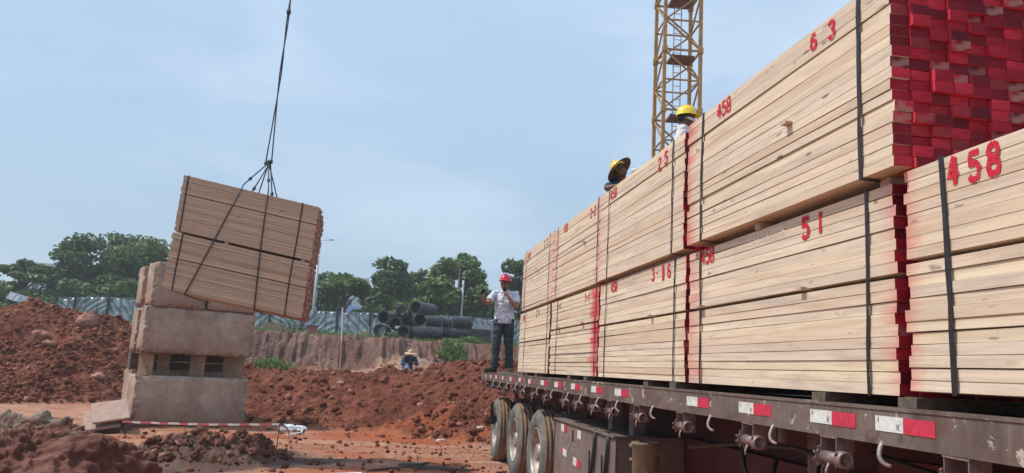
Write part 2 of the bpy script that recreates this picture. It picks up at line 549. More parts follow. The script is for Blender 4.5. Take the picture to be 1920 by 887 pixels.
def earth_mat(name, kind):
    t = NT(name)
    pos = t.n.new('ShaderNodeNewGeometry').outputs['Position']
    big = t.noise(pos, 0.45, 5, 0.6, 0.4)
    mid = t.noise(pos, 2.4, 6, 0.65, 0.3)
    fine = t.noise(pos, 14, 5, 0.65)
    red = t.cramp(mid, [(0.25, (0.080, 0.023, 0.014)), (0.45, (0.150, 0.046, 0.026)), (0.62, (0.205, 0.071, 0.041)), (0.80, (0.320, 0.135, 0.080))])
    red = t.mix(t.ramp(big, 0.45, 0.65, 0, 0.6), red, (0.110, 0.030, 0.018))
    if kind == 'dark_clod':
        r = t.island()
        c = t.cramp(r, [(0.0, (0.065, 0.026, 0.018)), (0.5, (0.150, 0.062, 0.042)), (0.85, (0.23, 0.105, 0.072)), (1.0, (0.33, 0.19, 0.14))])
    elif kind == 'clod':
        r = t.island()
        red = t.mix(t.ramp(r, 0, 1, 0, 0.85), red, t.cramp(r, [(0.0, (0.070, 0.021, 0.013)), (0.5, (0.175, 0.053, 0.029)), (0.85, (0.26, 0.100, 0.058)), (1.0, (0.40, 0.205, 0.14))]))
        c = red
    elif kind == 'rock':
        c = t.cramp(mid, [(0.3, (0.26, 0.11, 0.075)), (0.55, (0.40, 0.20, 0.145)), (0.75, (0.50, 0.32, 0.245))])
    else:
        flat = t.cramp(mid, [(0.25, (0.27, 0.120, 0.072)), (0.5, (0.40, 0.205, 0.130)), (0.75, (0.50, 0.295, 0.20))])
        flat = t.mix(t.ramp(t.noise(t.mapping((0.25, 1.6, 1), 'Object', (0, 0, R(-6))), 1.2, 5, 0.6), 0.48, 0.66, 0, 0.75), flat, (0.30, 0.105, 0.055))
        bank = t.cramp(mid, [(0.25, (0.095, 0.050, 0.040)), (0.5, (0.185, 0.105, 0.082)), (0.8, (0.33, 0.22, 0.165))])
        bank = t.mix(t.ramp(big, 0.4, 0.65, 0, 0.7), bank, (0.135, 0.064, 0.048))
        sand = t.cramp(mid, [(0.3, (0.20, 0.105, 0.066)), (0.5, (0.31, 0.185, 0.12)), (0.72, (0.43, 0.29, 0.20))])
        grass = t.cramp(fine, [(0.3, (0.045, 0.075, 0.022)), (0.6, (0.105, 0.135, 0.045)), (0.8, (0.20, 0.19, 0.09))])
        mud = t.cramp(mid, [(0.3, (0.085, 0.050, 0.040)), (0.7, (0.165, 0.100, 0.078))])
        c = t.mix(t.attr('mound', 'GEOMETRY'), flat, red)
        c = t.mix(t.attr('bank', 'GEOMETRY'), c, bank)
        c = t.mix(t.attr('sand', 'GEOMETRY'), c, sand)
        c = t.mix(t.attr('wet', 'GEOMETRY'), c, (0.33, 0.092, 0.038))
        c = t.mix(t.attr('mud', 'GEOMETRY'), c, mud)
        c = t.mix(t.attr('grass', 'GEOMETRY'), c, grass)
    c = t.mix(t.ramp(fine, 0.60, 0.80, 0, 0.4), c, (0.50, 0.33, 0.24))
    vb = t.math('ADD', t.voro(pos, 7.0), t.math('MULTIPLY', t.voro(pos, 15.0), 0.5))
    if kind == 'ground': vb = t.math('MULTIPLY', vb, t.math('ADD', t.attr('mound', 'GEOMETRY'), t.math('MULTIPLY', t.attr('bank', 'GEOMETRY'), .5)))
    t.bump(t.math('ADD', t.math('ADD', t.math('MULTIPLY', mid, 1.5), fine), t.math('MULTIPLY', vb, -1.1)), 0.7, 0.07)
    return t.done(c, 0.92, 0, 0.15)
M['earth'] = earth_mat('red_earth', 'ground')
M['clod'] = earth_mat('red_clods', 'clod')
M['clod_dark'] = earth_mat('dark_mud_clods', 'dark_clod')
M['stone'] = earth_mat('pink_stone', 'rock')
M['white_stone'] = simple('pale_stone', (0.58, 0.50, 0.43), 0.85, var=0.2, scale=12, dirt=(0.36, 0.18, 0.11), bump=0.3)

def leaf_mat(name, a, b, c2):
    t = NT(name)
    r = t.island()
    o = t.rnd()
    c = t.cramp(r, [(0.0, a), (0.55, b), (1.0, c2)])
    c = t.mix(t.math('MULTIPLY', o, 0.35), c, tuple(x * 0.6 for x in b))
    t.p.inputs['Subsurface Weight'].default_value = 0.0
    m = t.done(c, 0.55, 0, 0.35)
    tr = t.n.new('ShaderNodeBsdfTranslucent')
    t.l.new(c, tr.inputs['Color'])
    ms = t.n.new('ShaderNodeMixShader')
    ms.inputs[0].default_value = 0.3
    out = [n for n in t.n if n.type == 'OUTPUT_MATERIAL'][0]
    t.l.new(t.p.outputs[0], ms.inputs[1]); t.l.new(tr.outputs[0], ms.inputs[2])
    t.l.new(ms.outputs[0], out.inputs['Surface'])
    return m
M['leaf_dark'] = leaf_mat('dark_foliage', (0.058, 0.105, 0.034), (0.096, 0.165, 0.052), (0.175, 0.250, 0.085))
M['leaf_mid'] = leaf_mat('mid_foliage', (0.078, 0.135, 0.036), (0.135, 0.215, 0.058), (0.225, 0.305, 0.095))
M['leaf_light'] = leaf_mat('light_foliage', (0.095, 0.150, 0.040), (0.160, 0.235, 0.062), (0.255, 0.325, 0.105))
M['bark'] = simple('grey_brown_bark', (0.10, 0.080, 0.062), 0.9, var=0.3, scale=10, bump=0.4)

def sheet_mat():
    t = NT('silver_grey_plastic_sheet')
    v = t.mapping()
    n = t.noise(v, 1.6, 5, 0.6, 0.6)
    c = t.cramp(n, [(0.3, (0.24, 0.27, 0.285)), (0.55, (0.38, 0.42, 0.44)), (0.75, (0.56, 0.59, 0.61))])
    st = t.noise(t.mapping((5, 5, 0.7), rot=(0, R(35), 0)), 1.0, 3, 0.5)
    t.bump(st, 0.5, 0.05)
    return t.done(c, 0.32, 0.35, 0.6)
M['sheet'] = sheet_mat()
M['post_dark'] = simple('dark_fence_post', (0.045, 0.055, 0.062), 0.6, var=0.2)
M['rail_pale'] = simple('pale_fence_rail', (0.30, 0.33, 0.34), 0.5, 0.3, var=0.2)
M['pipe'] = simple('black_corrugated_plastic', (0.045, 0.050, 0.060), 0.38, var=0.25, scale=6, dirt=(0.17, 0.16, 0.16), dirt_amt=0.5)
M['pole_white'] = simple('white_pole_paint', (0.66, 0.68, 0.70), 0.5, var=0.1)
M['pole_grey'] = simple('galvanised_pole', (0.42, 0.46, 0.46), 0.5, 0.2, var=0.15)
M['pole_orange'] = simple('orange_pole_paint', (0.62, 0.30, 0.12), 0.6, var=0.2)
M['mast'] = simple('ochre_mast_paint', (0.42, 0.235, 0.065), 0.55, 0.1, var=0.3, scale=4, dirt=(0.14, 0.07, 0.03), dirt_amt=0.6)
M['mast_rust'] = simple('rusty_platform_steel', (0.19, 0.085, 0.045), 0.8, var=0.3, scale=6)
M['blue_roof'] = simple('blue_sheet_roof', (0.045, 0.085, 0.20), 0.5, var=0.2, scale=2)
M['wall_pale'] = simple('pale_wall_plaster', (0.56, 0.58, 0.60), 0.8, var=0.08, scale=2)
M['roof_pale'] = simple('pale_grey_roof', (0.62, 0.64, 0.66), 0.6, var=0.08, scale=2)
M['glass_dark'] = simple('dark_window_glass', (0.05, 0.07, 0.09), 0.15, var=0.1, spec=0.6)
M['ply'] = simple('weathered_plywood', (0.38, 0.27, 0.17), 0.8, var=0.25, scale=5)
M['red_box'] = simple('faded_red_paint', (0.42, 0.10, 0.10), 0.7, var=0.2)
M['yellow'] = simple('yellow_paint', (0.62, 0.46, 0.10), 0.6, var=0.15)
M['barrier_white'] = simple('white_barrier_tape', (0.58, 0.50, 0.45), 0.5, var=0.08)
M['barrier_red'] = simple('red_barrier_tape', (0.46, 0.09, 0.09), 0.5, var=0.1)
M['plastic_white'] = simple('white_plastic_film', (0.70, 0.73, 0.76), 0.4, var=0.12, scale=20)
M['plastic_blue'] = simple('blue_plastic_film', (0.10, 0.22, 0.42), 0.4, var=0.15)
M['steel_dark'] = simple('dark_flat_steel', (0.10, 0.085, 0.078), 0.6, 0.2, var=0.3, scale=10)
M['skin'] = simple('tanned_skin', (0.30, 0.150, 0.095), 0.55, var=0.12, scale=12)
M['skin_dark'] = simple('deep_tanned_skin', (0.14, 0.068, 0.048), 0.55, var=0.15, scale=12)
M['hair'] = simple('black_hair', (0.012, 0.010, 0.010), 0.6, var=0.3)
M['helmet_red'] = simple('red_helmet_plastic', (0.58, 0.020, 0.055), 0.25, var=0.06, spec=0.6)
M['helmet_yellow'] = simple('yellow_helmet_plastic', (0.80, 0.62, 0.03), 0.3, var=0.06, spec=0.6)
M['straw'] = simple('woven_straw', (0.52, 0.36, 0.22), 0.85, var=0.3, scale=40)
M['brim_dark'] = simple('dark_brim_underside', (0.075, 0.045, 0.035), 0.85, var=0.25, scale=25)  # darker colour on the underside of the hat brim
M['trousers'] = simple('slate_trouser_cloth', (0.040, 0.046, 0.058), 0.85, var=0.3, scale=7, bump=0.4)
M['shoe'] = simple('dusty_dark_shoe', (0.050, 0.032, 0.028), 0.7, var=0.35, scale=20)
M['white_cloth'] = simple('white_work_cloth', (0.66, 0.63, 0.62), 0.85, var=0.12, scale=14, bump=0.3)
M['blue_cloth'] = simple('blue_work_cloth', (0.035, 0.085, 0.17), 0.85, var=0.3, scale=10)
M['black_plastic'] = simple('black_plastic_case', (0.015, 0.015, 0.016), 0.4, var=0.2)
M['tripod'] = simple('pale_tripod_leg', (0.50, 0.56, 0.62), 0.5, var=0.1)

def shirt_mat():
    t = NT('patterned_pale_shirt')
    v = t.mapping()
    n = t.noise(v, 16, 3, 0.5, 0.4)
    c = t.cramp(n, [(0.36, (0.46, 0.50, 0.58)), (0.5, (0.62, 0.66, 0.72)), (0.64, (0.76, 0.78, 0.82))])
    t.bump(t.noise(t.mapping((1, 1, 3)), 9, 4, 0.6), 0.5, 0.02)
    return t.done(c, 0.8, 0, 0.2)
M['shirt'] = shirt_mat()

# ------------------------------------------------------------------ terrain
G = 0.20                                   # level of the trodden ground beside the trailer
MOUND_L = [(-14.5, 28.6, 2.45), (-12.4, 28.2, 2.55), (-11.3, 28.0, 2.92), (-10.6, 27.9, 2.80), (-10.0, 27.8, 2.62), (-9.0, 27.6, 2.66), (-8.4, 27.5, 2.35), (-7.9, 27.4, 1.9)]
MOUND_M = [(-4.4, 23.0, 1.20), (-3.4, 22.7, 1.28), (-2.5, 22.6, 1.20), (-1.6, 22.5, 1.24), (-0.4, 22.3, 1.28), (0.6, 22.1, 1.36), (1.35, 22.0, 1.56), (1.9, 21.9, 1.72), (2.9, 21.8, 1.80), (4.1, 21.6, 1.86), (6.5, 21.4, 1.8)]

def ridge(X, Y, crest, slope, back):
    out = np.full(X.shape, -9.0)
    for (a, b) in zip(crest[:-1], crest[1:]):
        for t in np.linspace(0, 1, 5):
            x, y, z = [p + (q - p) * t for p, q in zip(a, b)]
            dy = Y - y
            d = np.sqrt((X - x) ** 2 + np.where(dy < 0, dy * slope, dy * back) ** 2 + 0.15) - 0.39
            out = np.maximum(out, z - d)
    return out

def terrain(X, Y):
    base = G + 0.75 * sstep(21, 35, Y) + 0.05 * fbm(X * 0.35, Y * 0.35, 3, 5)
    # ruts and puddled tracks on the trodden ground
    flat = 1 - sstep(19, 24, Y)
    base = base + flat * (0.035 * fbm(X * 1.3, Y * 1.9, 4, 9) + 0.02 * fbm(X * 5, Y * 6, 3, 21))
    for (y0, k, dpt) in ((13.75, 0.05, 0.05), (12.7, 0.09, 0.05), (15.3, 0.02, 0.035)):
        yy = Y - (y0 + k * X + 0.15 * fbm(X * 0.5, X * 0 + y0, 2, 33))
        base = base - dpt * np.exp(-(yy / 0.10) ** 2) * flat + 0.6 * dpt * np.exp(-((yy - 0.22) / 0.12) ** 2) * flat
    ml = ridge(X, Y, MOUND_L, 0.42, 0.6) + 0.16 * fbm(X * 0.7, Y * 0.7, 3, 40)
    mm = ridge(X, Y, MOUND_M, 0.27, 0.55) + 0.20 * fbm(X * 0.7, Y * 0.7, 3, 41)
    near = G - 0.1 + 0.26 * np.exp(-(((X + 2.55) / 0.85) ** 2 + ((Y - 12.3) / 1.5) ** 2))
    near = near + 0.20 * np.exp(-(((X + 1.65) / 0.55) ** 2 + ((Y - 11.9) / 0.7) ** 2))
    # sandy slope and scrapes between the mound and the cut bank
    sand = 0.9 + 0.45 * np.exp(-(((X - 0.2) / 3.0) ** 2 + ((Y - 31.5) / 2.4) ** 2)) + 1.15 * np.exp(-(((X - 1.6) / 2.3) ** 2 + ((Y - 36.3) / 3.0) ** 2)) + 0.5 * np.exp(-(((X + 3.0) / 1.6) ** 2 + ((Y - 36.0) / 2.6) ** 2)) + 0.10 * fbm(X * 1.4, Y * 1.4, 4, 77, .6)
    h = np.maximum(base, sand * sstep(26, 31, Y) - 0.2)
    h = np.maximum(h, 0.72 - 0.10 * ((X - 0.85) ** 2 + (Y - 27.6) ** 2))
    md = np.maximum(ml, mm)
    mound = sstep(-0.06, 0.10, md - h)
    h = np.maximum(h, md)
    nm = sstep(0.0, 0.06, near - h)
    h = np.maximum(h, near)
    # cut bank with gullies
    n = 0.9 * fbm(X * 0.5, Y * 0.05, 3, 50) + 1.0 * np.abs(fbm(X * 1.3, Y * 0.2, 4, 52, .6))
    bk = sstep(36.9, 39.7, Y + n)
    plate = 2.84 + 0.0035 * (X + 5) * 0 + 0.32 * sstep(42.5, 50, Y) + 0.05 * fbm(X * 0.4, Y * 0.4, 3, 60)
    h = h + (plate - h) * bk
    bank = sstep(0.02, 0.12, bk) * (1 - sstep(0.97, 1.0, bk))
    bank = np.maximum(bank, sstep(36.2, 37.4, Y) * (1 - sstep(0.97, 1, bk)))
    grass = sstep(0.985, 1.0, bk) * sstep(-0.25, 0.1, fbm(X * 0.8, Y * 0.8, 3, 70) + 0.12 + 0.04 * (Y - 41))
    # clods: thick on the mounds, sparse on the flat
    rough = np.maximum(mound, nm)
    lump = clods(X, Y, 0.5, 100, 0.10) * 0.5 + clods(X, Y, 0.24, 104, 0.35) * .6 + clods(X, Y, 0.13, 108, 0.75) * .9 + 0.10 * np.abs(fbm(X * 3.3, Y * 3.3, 4, 82, .65))
    h = h + rough * (lump * 0.85 + 0.12 * fbm(X * 2.2, Y * 2.2, 4, 80, .6))
    few = clods(X, Y, 0.7, 112, 0.25) * 0.35
    h = h + (1 - rough) * few * sstep(24, 28, Y) * (1 - bk)
    h = h + bank * (0.40 * np.abs(fbm(X * 1.8, Y * 1.0, 4, 90, .6)) + 0.06 * fbm(X * 6, Y * 6, 2, 91))
    wet = sstep(-0.10, 0.10, 0.35 * fbm(X * 0.9, Y * 0.9, 3, 120) + 0.55 - np.sqrt(((X - 0.35) / 2.6) ** 2 + ((Y - (16.1 - 0.25 * X)) / 1.7) ** 2)) * (1 - rough)
    wet = np.maximum(wet, 0.75 * sstep(0.05, 0.25, fbm(X * 0.35, Y * 1.6, 4, 125)) * sstep(18, 16.5, Y))
    mud = sstep(0.15, 0.5, np.exp(-(((X + 1.5) / 0.95) ** 2 + ((Y - 12.1) / 0.55) ** 2)) + np.exp(-(((X + 2.8) / 1.5) ** 2 + ((Y - 11.8) / 1.6) ** 2)) * 0.8 + 0.3 * fbm(X * 1.5, Y * 1.5, 3, 130)) * sstep(14.5, 13.5, Y)
    sandm = sstep(0.0, 0.4, np.exp(-(((X - 0.5) / 4.5) ** 2 + ((Y - 33.5) / 3.6) ** 2)) - 0.25 + 0.4 * fbm(X * 0.8, Y * 0.8, 3, 140)) * (1 - mound)
    redflat = np.maximum(mound, sstep(24, 26, Y) * (1 - sandm))
    return h, dict(mound=np.clip(np.maximum(redflat, nm), 0, 1), bank=bank, grass=grass, wet=wet, mud=mud, sand=sandm)

def axis_pts(segs):
    out = []
    for a, b, st in segs:
        out.extend(np.arange(a, b, st))
    out.append(segs[-1][1])
    return np.array(out)
gx = axis_pts([(-400, -60, 34), (-60, -26, 2.0), (-26, -13, 0.28), (-13, 7.5, 0.055), (7.5, 14, 0.3), (14, 60, 2.5), (60, 400, 34)])
gy = axis_pts([(-300, -20, 28), (-20, 8, 1.2), (8, 10.4, 0.3), (10.4, 29, 0.055), (29, 36, 0.16), (36, 42, 0.11), (42, 54, 0.4), (54, 90, 3), (90, 700, 40)])
GX, GY = np.meshgrid(gx, gy)
H, zones = terrain(GX.ravel(), GY.ravel())
nx, ny = len(gx), len(gy)
idx = np.arange(nx * ny).reshape(ny, nx)
F = np.stack([idx[:-1, :-1].ravel(), idx[:-1, 1:].ravel(), idx[1:, 1:].ravel(), idx[1:, :-1].ravel()], 1)
me = np_mesh('ground', np.stack([GX.ravel(), GY.ravel(), H], 1), F, M['earth'], smooth=True)
for k, v in zones.items():
    a = me.attributes.new(k, 'FLOAT', 'POINT')
    a.data.foreach_set('value', v.astype(np.float32))
ground = link_mesh('ground', me)
tag(ground, kind='structure')

def gz(x, y):
    h, _ = terrain(np.array([float(x)]), np.array([float(y)]))
    return float(h[0])

# loose clods lying on the mounds: nobody could count them
def clod_field(name, spots, sizes, mat, label, cat):
    phi = (1 + 5 ** 0.5) / 2
    ico = np.array([(-1, phi, 0), (1, phi, 0), (-1, -phi, 0), (1, -phi, 0), (0, -1, phi), (0, 1, phi), (0, -1, -phi), (0, 1, -phi), (phi, 0, -1), (phi, 0, 1), (-phi, 0, -1), (-phi, 0, 1)]) / 1.9
    icf = np.array([(0, 11, 5), (0, 5, 1), (0, 1, 7), (0, 7, 10), (0, 10, 11), (1, 5, 9), (5, 11, 4), (11, 10, 2), (10, 7, 6), (7, 1, 8), (3, 9, 4), (3, 4, 2), (3, 2, 6), (3, 6, 8), (3, 8, 9), (4, 9, 5), (2, 4, 11), (6, 2, 10), (8, 6, 7), (9, 8, 1)])
    n = len(spots)
    h, _ = terrain(spots[:, 0], spots[:, 1])
    q = RNG.normal(size=(n, 3, 3)); q, _ = np.linalg.qr(q)
    sc = np.stack([np.ones(n), RNG.uniform(0.6, 1.1, n), RNG.uniform(0.5, 0.9, n)], 1)[:, None, :]
    V = ico[None] * RNG.uniform(0.5, 1.4, (n, 12, 1)) * sc
    V = np.einsum('nij,nkj->nki', q, V) * sizes[:, None, None]
    V[:, :, 0] += spots[:, 0:1]; V[:, :, 1] += spots[:, 1:2]; V[:, :, 2] += (h + sizes * 0.18)[:, None]
    Fa = (icf[None] + (np.arange(n) * 12)[:, None, None]).reshape(-1, 3)
    o = link_mesh(name, np_mesh(name, V.reshape(-1, 3), Fa, mat))
    tag(o, label, cat, kind='stuff')
    return o

def scatter(n, xr, yr, want):
    x = RNG.uniform(*xr, n); y = RNG.uniform(*yr, n)
    _, z = terrain(x, y)
    k = want(x, y, z)
    return np.stack([x[k], y[k]], 1)
sp = np.concatenate([
    scatter(15000, (-13, 6.5), (15, 24.5), lambda x, y, z: (z['mound'] > 0.5) & (RNG.uniform(size=len(x)) < 0.75 + 1.5 * fbm(x * .6, y * .6, 3, 301))),
    scatter(12000, (-14, -6), (20, 28.5), lambda x, y, z: (z['mound'] > 0.5) & (RNG.uniform(size=len(x)) < 0.7 + 1.5 * fbm(x * .6, y * .6, 3, 302))),
])
clod_field('earth_clods', sp, 0.016 + 0.10 * RNG.uniform(size=len(sp)) ** 5.5, M['clod'], 'crumbly red earth clods lying all over the excavated mounds', 'earth clods')
sp = scatter(4200, (-4.2, -1.0), (10.5, 13.8), lambda x, y, z: z['mound'] > 0.3)
clod_field('mud_clods', sp, 0.012 + 0.075 * RNG.uniform(size=len(sp)) ** 4.5, M['clod_dark'], 'dark brown mud clods heaped between the big rock and the stake', 'mud clods')
sp = scatter(1500, (-5, 3.5), (10.5, 19), lambda x, y, z: z['mound'] < 0.4)
clod_field('pebbles', sp, 0.012 + 0.05 * RNG.uniform(size=len(sp)) ** 3, M['clod'], 'small earth crumbs scattered over the trodden tan ground', 'earth crumbs')
sp = scatter(500, (-8, 6), (25, 36.5), lambda x, y, z: z['grass'] < 0.5)
clod_field('bank_rubble', sp, 0.03 + 0.16 * RNG.uniform(size=len(sp)) ** 4, M['clod'], 'pinkish rubble scattered below and on the cut bank', 'rubble')

# ------------------------------------------------------------------ timber bundles
PLANK_W, PLANK_T, PLANK_L = 0.074, 0.0405, 1.95
def plank_mesh(i, long=PLANK_L):
    rr = random.Random(100 + i)
    st = [-long / 2, -long / 4 + rr.uniform(-.2, .2), rr.uniform(-.15, .15), long / 4 + rr.uniform(-.2, .2), long / 2]
    vs, fs, ms = [], [], []
    bow = rr.uniform(-.0016, .0016)
    gap = rr.choice([.0008, .0010, .0014, .0020, .0028, .0044, .0075])
    for y in st:
        b = bow * (1 - (2 * y / long) ** 2)
        for x, z in ((-PLANK_W / 2, 0), (PLANK_W / 2, 0), (PLANK_W / 2, PLANK_T), (-PLANK_W / 2, PLANK_T)):
            g = rr.uniform(0, 1) * gap
            vs.append((x + rr.uniform(-.0012, .0012) + b, y, z + (g * 0.3 if z == 0 else -g)))
    for k in range(4):
        for a in range(4):
            c = (a + 1) % 4
            fs.append((k * 4 + a, k * 4 + c, (k + 1) * 4 + c, (k + 1) * 4 + a)); ms.append(0)
    fs.append((3, 2, 1, 0)); ms.append(1)
    fs.append((16, 17, 18, 19)); ms.append(1)
    return vs, [tuple(reversed(f)) for f in fs], ms
PLANKS = {}
def plank_variants(woodname):
    if woodname not in PLANKS:
        out = []
        for i in range(14):
            vs, fs, ms = plank_mesh(i)
            me = bpy.data.meshes.new('plank')
            me.from_pydata(vs, [], fs)
            me.materials.append(M[woodname]); me.materials.append(M['red_end'])
            me.polygons.foreach_set('material_index', ms)
            me.update()
            out.append(me)
        PLANKS[woodname] = out
    return PLANKS[woodname]

DIGITS = {  # strokes of a stencil alphabet in a 0.6 x 1 cell, with stencil bridges left open
    '1': [[(.30, 1), (.30, .54)], [(.30, .46), (.30, 0)]],
    '2': [[(.03, .80), (.10, .95), (.30, 1), (.50, .95), (.56, .78), (.50, .60), (.36, .46)], [(.30, .40), (.08, .16), (.03, .02), (.28, .02)], [(.36, .02), (.58, .02)]],
    '3': [[(.03, .86), (.14, .98), (.30, 1), (.50, .95), (.55, .78), (.48, .60), (.30, .53)], [(.36, .48), (.54, .40), (.57, .22), (.48, .05), (.30, 0), (.12, .03), (.03, .16)]],
    '4': [[(.36, 1), (.22, .70), (.04, .34), (.30, .34)], [(.38, .34), (.60, .34)], [(.42, .96), (.42, .42)], [(.42, .28), (.42, 0)]],
    '5': [[(.56, .98), (.34, .98)], [(.28, .98), (.10, .98), (.07, .60), (.20, .62)], [(.28, .63), (.46, .58), (.57, .40), (.54, .16), (.42, .03)], [(.36, 0), (.16, .02), (.03, .15)]],
    '6': [[(.52, .88), (.40, .98), (.26, .99), (.12, .86), (.05, .60), (.04, .30), (.10, .10), (.24, .01)], [(.32, 0), (.48, .05), (.57, .20), (.56, .38), (.46, .52), (.30, .56), (.16, .50)]],
    '8': [[(.27, 1), (.12, .95), (.07, .78), (.13, .60), (.26, .54)], [(.34, 1), (.49, .95), (.54, .78), (.48, .60), (.35, .54)], [(.26, .48), (.08, .40), (.03, .22), (.10, .05), (.26, 0)], [(.35, .48), (.53, .40), (.58, .22), (.51, .05), (.35, 0)]],
    '-': [[(.08, .50), (.50, .50)]],
    'A': [[(.0, 0), (.28, 1)], [(.30, 1), (.58, 0)], [(.14, .38), (.44, .38)]],
    'Z': [[(.03, 1), (.55, 1), (.05, 0), (.57, 0)]],
    'X': [[(.03, 1), (.57, 0)], [(.55, 1), (.32, .54)], [(.27, .46), (.03, 0)]],
    'C': [[(.56, .85), (.40, 1), (.18, .96), (.05, .7), (.05, .3), (.18, .04), (.40, 0), (.56, .15)]],
    'I': [[(.3, 1), (.3, 0)]],
    'K': [[(.06, 1), (.06, 0)], [(.55, 1), (.09, .5)], [(.22, .62), (.57, 0)]],
    '*': [[(.30, 1), (.30, .1)], [(.05, .85), (.24, .6)], [(.36, .5), (.58, .25)], [(.55, .85), (.36, .6)], [(.24, .5), (.03, .25)]],
    'M': [[(.05, 0), (.08, 1), (.30, .4)], [(.34, .4), (.52, 1), (.55, 0)]],
    'E': [[(.52, 1), (.08, 1), (.08, 0), (.52, 0)], [(.12, .52), (.42, .52)]],
    'H': [[(.06, 1), (.06, 0)], [(.54, 1), (.54, 0)], [(.1, .5), (.5, .5)]],
    'N': [[(.06, 0), (.06, 1), (.52, 0)], [(.56, .1), (.56, 1)]],
    'R': [[(.06, 0), (.06, 1), (.42, .98), (.52, .78), (.42, .56), (.12, .52)], [(.26, .48), (.56, 0)]],
}
def ribbon(mb, pts, w, place, lift, jit=0.0, mat=0):
    P = [Vector((p[0], p[1], 0)) for p in pts]
    # extra points so that the edge can be ragged
    Q = [P[0]]
    for a, b in zip(P[:-1], P[1:]):
        n = max(1, int((b - a).length / 0.12))
        Q += [a + (b - a) * (i + 1) / n for i in range(n)]
    vs = []
    for i, p in enumerate(Q):
        t = (Q[min(i + 1, len(Q) - 1)] - Q[max(i - 1, 0)]).normalized()
        nrm = Vector((-t.y, t.x, 0))
        e = t * (-w * 0.15 if i == 0 else w * 0.15 if i == len(Q) - 1 else 0)
        vs.append(place(p + e + nrm * (w / 2 + random.uniform(-jit, jit)), lift)); vs.append(place(p + e - nrm * (w / 2 + random.uniform(-jit, jit)), lift))
    mb.add(vs, [(2 * i, 2 * i + 1, 2 * i + 3, 2 * i + 2) for i in range(len(Q) - 1)], mat)

def side_text(root, text, yc, zc, h, mat, xf, w=0.21, slant=0.0, gap=0.16, name='stencil_number', squeeze=1.05):
    """text on the -X face of a bundle; reads towards -Y (local coordinates)"""
    mb = MB()
    adv = (0.6 + gap) * h * squeeze
    total = adv * len(text) - gap * h * squeeze
    u = -total / 2
    k = 0
    for ch in text:
        for st in DIGITS.get(ch, []):
            def place(p, lift, u=u):
                return (xf - lift, yc - (u + p.x * h * squeeze + slant * p.y * h), zc + (p.y - 0.5) * h)
            k += 1
            ribbon(mb, st, w, place, 0.0012 + 0.00008 * k, 0.02)
        u += adv
    return mb.build(name, M[mat], root)

def strap_loop(root, y, W, Hh, lean=0.0, w=0.016, bulge=0.0035, mat='strap', name='strap', shear=0.0):
    mb = MB()
    o = 0.0045
    path = []
    for k in range(9):
        z = Hh * k / 8
        path.append((-W / 2 - o - bulge * random.uniform(0.1, 1.0) * (1 if 0 < k < 8 else 0), z + (-o if k == 0 else o if k == 8 else 0)))
    path.append((W / 2 + o, Hh + o)); path.append((W / 2 + o, -o))
    n = len(path)
    ph = random.uniform(0, 6)
    vs = []
    for (x, z) in path:
        yy = y + lean * (z / Hh - 0.5) + 0.004 * math.sin(z * 5 + ph) + shear * z
        tw = random.uniform(-0.0012, 0.0012)
        for a, t in ((-1, 0), (1, 0), (1, 1), (-1, 1)):
            # inner and outer face of the band
            f = 0.0016 * t
            sx = -1 if x < 0 else 1
            sz = -1 if z < 0.01 else (1 if z > Hh - 0.01 else 0)
            vs.append((x + sx * f + tw * a, yy + a * w / 2, z + sz * f))
    fs = []
    for i in range(n):
        j = (i + 1) % n
        for a in range(4):
            b = (a + 1) % 4
            fs.append((i * 4 + a, i * 4 + b, j * 4 + b, j * 4 + a))
    mb.add(vs, fs)
    return mb.build(name, M[mat], root)

